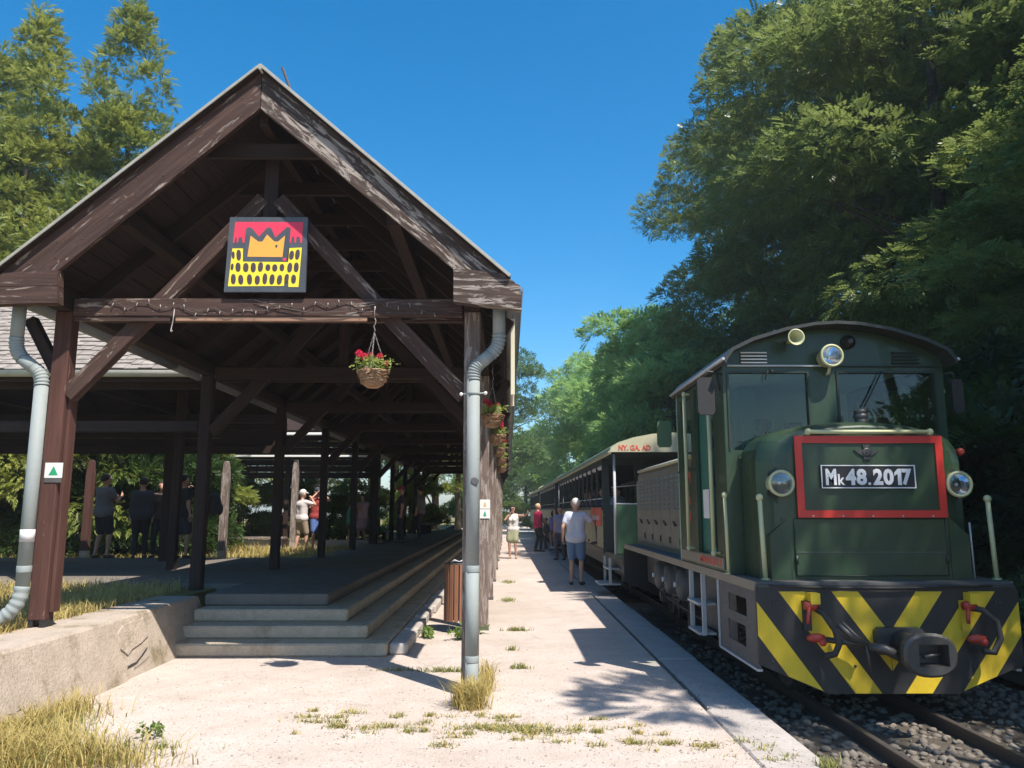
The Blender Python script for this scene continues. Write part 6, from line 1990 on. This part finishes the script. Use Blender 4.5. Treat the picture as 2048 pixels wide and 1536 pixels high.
    for q in (-1, 1):
        extra.sphere(head + f * .082 * s + rt * q * .034 * s + Vector((0, 0, .012)) * s, .012 * s, M['eye'], 6, 4)
    if glasses:
        for q in (-1, 1):
            extra.sphere(head + f * .092 * s + rt * q * .036 * s + Vector((0, 0, .012)) * s, .028 * s, M['eye'], 8, 6)
    extra.tube([head + f * .093 * s - rt * .022 * s - Vector((0, 0, .058)) * s, head + f * .098 * s - Vector((0, 0, .060)) * s, head + f * .093 * s + rt * .022 * s - Vector((0, 0, .058)) * s], .005 * s, cloth((.35, .10, .09)), 5)
    b = body_obj('person', segs, M['skin'], None, X, vox * s, extra)
    tag(b, label, 'person', group)
    body_obj('shirt', shirt, cloth(top), b, X, vox * s)
    body_obj({'skirt': 'skirt', 'trousers': 'trousers'}.get(bottom_kind, 'shorts'), low, cloth(bottom), b, X, vox * s)
    if foot:
        body_obj('shoes', shoe, cloth(shoes), b, X, vox * s * .8, sm=1)
    hs = [(head - f * .028 * s + Vector((0, 0, .022)) * s, head - f * .005 * s + Vector((0, 0, .04)) * s, .098 * s, .090 * s)]
    if hair_kind in ('long', 'bob'):
        hs += [(head - f * .05 * s, head - f * .07 * s - Vector((0, 0, .12 if hair_kind == 'bob' else .24)) * s, .088 * s, .06 * s)]
        for q in (-1, 1):
            hs.append((head + rt * q * .07 * s, head + rt * q * .075 * s - f * .02 * s - Vector((0, 0, .10)) * s, .045 * s, .035 * s))
    if hair_kind != 'none':
        body_obj('hair', hs, cloth(hair), b, X, vox * s * .8, sm=2)
    if cap is not None:
        o = body_obj('cap', [(head - f * .01 * s + Vector((0, 0, .045)) * s, head + f * .01 * s + Vector((0, 0, .055)) * s, .100 * s, .094 * s), (head + f * .06 * s + Vector((0, 0, .045)) * s - rt * .03 * s, head + f * .165 * s + Vector((0, 0, .03)) * s - rt * .02 * s, .03 * s, .02 * s), (head + f * .06 * s + Vector((0, 0, .045)) * s + rt * .03 * s, head + f * .165 * s + Vector((0, 0, .03)) * s + rt * .02 * s, .03 * s, .02 * s)], cloth(cap), b, X, vox * s * .7, sm=1)
    return b

# --- on the platform
person('grey haired man in pale blue shirt seen from behind, hand on the coach', (1.40, 16.45, 0), R(-12), 1.74, (.50, .53, .62), (.10, .17, .30), 'shorts', .6, (.55, .50, .44), 'short',
       hr=(.45, .22, 1.36), hl=(-.27, .0, .93), vox=.02, stride=.0, wide=1.08, poleR=(.5, -.3, -.8), turn=-.6)
person('woman in a white top and green shorts lifting her arm towards the coaches', (.17, 25.2, 0), R(165), 1.64, (.62, .58, .55), (.30, .31, .19), 'skirt', 0.0, (.018, .014, .014), 'bob',
       hl=(-.56, .25, 1.50), hr=(.08, .16, 1.46), vox=.022, female=True, glasses=True, stride=.02, shoes=(.25, .18, .13), poleR=(.6, -.2, -.7))
person('blond woman in a crimson shirt and black trousers turned to the coaches', (1.12, 29.5, 0), R(-70), 1.74, (.56, .012, .085), (.012, .012, .016), 'trousers', .55, (.50, .36, .20), 'short',
       hl=(-.10, .30, 1.05), hr=(.12, .34, 1.0), vox=.026, wide=1.12, female=True)
person('dark haired girl in a lavender shirt standing beside the second coach', (1.72, 30.2, 0), R(20), 1.48, (.30, .28, .52), (.20, .14, .16), 'short', .6, (.02, .015, .015), 'bob', vox=.026, female=True)
person('man in a grey blue shirt half hidden behind the grey haired man', (1.62, 24.6, 0), R(150), 1.62, (.22, .23, .36), (.06, .06, .09), 'trousers', .6, (.05, .035, .03), 'short', vox=.028)
person('child in a dark top next to the girl in lavender', (1.50, 31.2, 0), R(80), 1.2, (.03, .03, .045), (.02, .02, .03), 'trousers', .6, (.06, .04, .03), 'short', vox=.03)
bag = thing('shoulder_bag', 'black bag hanging at the hip of the woman in crimson', 'bag', (1.42, 29.3, .72))
part('pouch', MB().sphere((1.42, 29.3, .80), .16, M['rubber'], 12, 8, (.8, 1.0, 1.0)), bag)
part('strap', MB().tube([(1.40, 29.2, .9), (1.25, 29.35, 1.2), (1.14, 29.45, 1.42), (1.2, 29.5, 1.2), (1.42, 29.4, .9)], .014, M['rubber'], 6), bag)

# --- under and beyond the shelter
GS = 'people standing in the shelter shade'
person('man in white cap, pale shirt and khaki shorts, hand raised to his face', (-5.72, 22.3, .33), R(-40), 1.72, (.68, .60, .57), (.34, .26, .18), 'shorts', .6, (.3, .25, .2), 'short', hr=(.10, .24, 1.52), hl=(-.08, .28, 1.25), vox=.024, cap=(.62, .60, .55), stride=.12, wide=1.05, poleR=(.7, .1, -.7))
person('man in brick red shirt and blue shorts behind the man in the white cap', (-5.45, 22.9, .33), R(-150), 1.80, (.26, .035, .03), (.07, .13, .32), 'shorts', .6, (.03, .02, .02), 'short', hr=(.08, .22, 1.60), hl=(-.10, .22, 1.58), vox=.026, cap=(.04, .045, .06), poleR=(.7, .1, -.7), poleL=(-.7, .1, -.7))
person('child in a green shirt standing next to the woman in pink', (-4.62, 23.6, .40), R(-60), 1.35, (.02, .22, .13), (.10, .05, .04), 'short', .6, (.04, .03, .02), 'short', vox=.03, hl=(-.12, .26, 1.1))
person('woman in pink with her hands at her chest', (-4.55, 25.2, .40), R(150), 1.60, (.50, .27, .27), (.38, .22, .22), 'skirt', .4, (.05, .03, .02), 'bob', vox=.03, female=True, hl=(-.03, .22, 1.33), hr=(.06, .22, 1.28))
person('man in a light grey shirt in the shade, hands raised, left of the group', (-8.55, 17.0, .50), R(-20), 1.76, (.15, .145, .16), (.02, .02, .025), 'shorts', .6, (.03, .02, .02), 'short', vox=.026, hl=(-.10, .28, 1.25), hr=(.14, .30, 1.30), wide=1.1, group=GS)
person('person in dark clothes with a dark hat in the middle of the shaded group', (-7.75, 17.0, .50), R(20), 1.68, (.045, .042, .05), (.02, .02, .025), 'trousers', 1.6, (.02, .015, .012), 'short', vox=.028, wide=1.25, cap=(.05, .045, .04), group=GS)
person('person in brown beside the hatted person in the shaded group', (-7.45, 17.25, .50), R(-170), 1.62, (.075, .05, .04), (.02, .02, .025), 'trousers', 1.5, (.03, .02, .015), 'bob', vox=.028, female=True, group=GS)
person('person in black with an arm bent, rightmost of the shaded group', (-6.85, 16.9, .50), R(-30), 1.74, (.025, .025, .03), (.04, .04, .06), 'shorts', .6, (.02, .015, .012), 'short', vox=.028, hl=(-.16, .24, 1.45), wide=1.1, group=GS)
person('woman in a red cap at the far shaded posts', (-3.15, 23.8, .54), R(100), 1.66, (.05, .03, .035), (.03, .03, .04), 'trousers', .6, (.05, .03, .02), 'short', vox=.03, cap=(.40, .05, .08), female=True)
person('person in a grey top leaning by the far shaded posts', (-2.95, 27.0, .54), R(60), 1.72, (.14, .13, .14), (.03, .03, .04), 'trousers', 1.2, (.04, .03, .02), 'short', vox=.03)
person('person with a black backpack half hidden behind a shelter post', (-6.36, 16.75, .50), R(95), 1.72, (.02, .02, .024), (.02, .02, .024), 'trousers', 1.5, (.02, .015, .012), 'short', vox=.03)
bp_ = thing('backpack', 'black backpack on the back of the person behind the shelter post', 'backpack', (-6.12, 16.77, 1.0))
part('pack', MB().sphere((-6.13, 16.77, 1.62), .20, M['rubber'], 14, 9, (.62, .85, 1.25)).sphere((-6.03, 16.77, 1.52), .12, M['rubber'], 12, 8, (.6, 1.0, 1.1)), bp_)
part('strap', MB().tube([(-6.18, 16.66, 1.82), (-6.32, 16.63, 1.96), (-6.47, 16.64, 1.85), (-6.40, 16.63, 1.62), (-6.2, 16.66, 1.5)], .016, M['rubber'], 6), bp_)

# --- passengers in the first coach, and the driver
def in_coach(x, y):
    v = Matrix.Translation(CP) @ Matrix.Rotation(ca, 4, 'Z') @ Vector((x * 1.13, y, 0))
    return (v.x, v.y, .74)
GP = 'passengers in the first coach'
pas = [(-.62, 2.30, 90, (.40, .40, .46), (.03, .02, .02), 'short', 'in grey nearest the end wall of the first coach', (-.28, .25, 1.05)), (-.60, 3.52, 70, (.62, .60, .58), (.05, .03, .02), 'bob', 'in white leaning out behind the red banner', (-.05, .40, 1.2)), (-.60, 4.72, 110, (.10, .13, .28), (.12, .09, .07), 'short', 'in dark blue next to the passenger in white', None),
       (-.60, 5.96, 80, (.42, .22, .30), (.03, .02, .02), 'long', 'in mauve in the middle of the first coach', None), (-.58, 7.2, 100, (.55, .32, .40), (.05, .03, .02), 'bob', 'in pink in the middle of the first coach', (-.12, .38, 1.25)), (-.60, 8.4, 85, (.60, .50, .55), (.04, .03, .02), 'short', 'in pale pink, farthest visible in the first coach', None)]
for x, y, rz, c, hc, hk_, wd_, hl in pas:
    person('passenger ' + wd_, in_coach(x + .04, y - .10), R(rz * .6), 1.64, c, (.05, .05, .08), 'trousers', .6, hc, hk_, vox=.03, seat=.43, female=hk_ != 'short', turn=-(.0), hl=hl)
person('driver seated behind the right cab window, face in shadow', (3.25, 8.0, 1.06), R(180), 1.74, (.05, .06, .09), (.03, .03, .04), 'trousers', 1.5, (.04, .03, .025), 'short', vox=.03, seat=.62, hr=(.22, .38, 1.15), hl=(-.2, .38, 1.12))
ds = thing('driver_seat', 'black seat under the driver in the cab', 'seat', (3.25, 8.0, 1.06))
part('cushion', MB().box((3.02, 7.82, 1.60), (3.48, 8.22, 1.67), M['rubber']), ds)
part('pedestal', MB().lathe([(.12, 1.065), (.05, 1.1), (.05, 1.6)], M['frame'], (3.25, 8.0, 0), 'Z', 10), ds)

# --- bake the bodies
for o in PEND:
    pass
dg = bpy.context.evaluated_depsgraph_get()
dg.update()
baked = []
for o, extra, mat in PEND:
    me = bpy.data.meshes.new_from_object(o.evaluated_get(dg))
    baked.append((o, me, extra))
for o, me, extra in baked:
    o.modifiers.clear()
    if extra is not None and extra.v:
        bm = bmesh.new()
        bm.from_mesh(me)
        em = extra.mesh('details')
        base = len(me.materials)
        for m in em.materials:
            me.materials.append(m)
        k0 = len(bm.faces)
        bm.from_mesh(em)
        bm.faces.ensure_lookup_table()
        for f in bm.faces[k0:]:
            f.material_index += base
        bm.to_mesh(me)
        bm.free()
        bpy.data.meshes.remove(em)
    o.data = me

# ================================================================== summer haze over the valley
hz_m = bpy.data.materials.new("summer_haze")
hz_m.use_nodes = True
ht = hz_m.node_tree
ht.nodes.clear()
ho = ht.nodes.new("ShaderNodeOutputMaterial")
hv = ht.nodes.new("ShaderNodeVolumePrincipled")
hv.inputs["Color"].default_value = (0.92, 0.96, 1.0, 1)
hv.inputs["Density"].default_value = 0.0009
hv.inputs["Anisotropy"].default_value = 0.1
ht.links.new(hv.outputs[0], ho.inputs["Volume"])
tag(link('haze', MB().box((-131, -61, -1.6), (131, 261, 26), hz_m).mesh('haze')), kind='stuff')
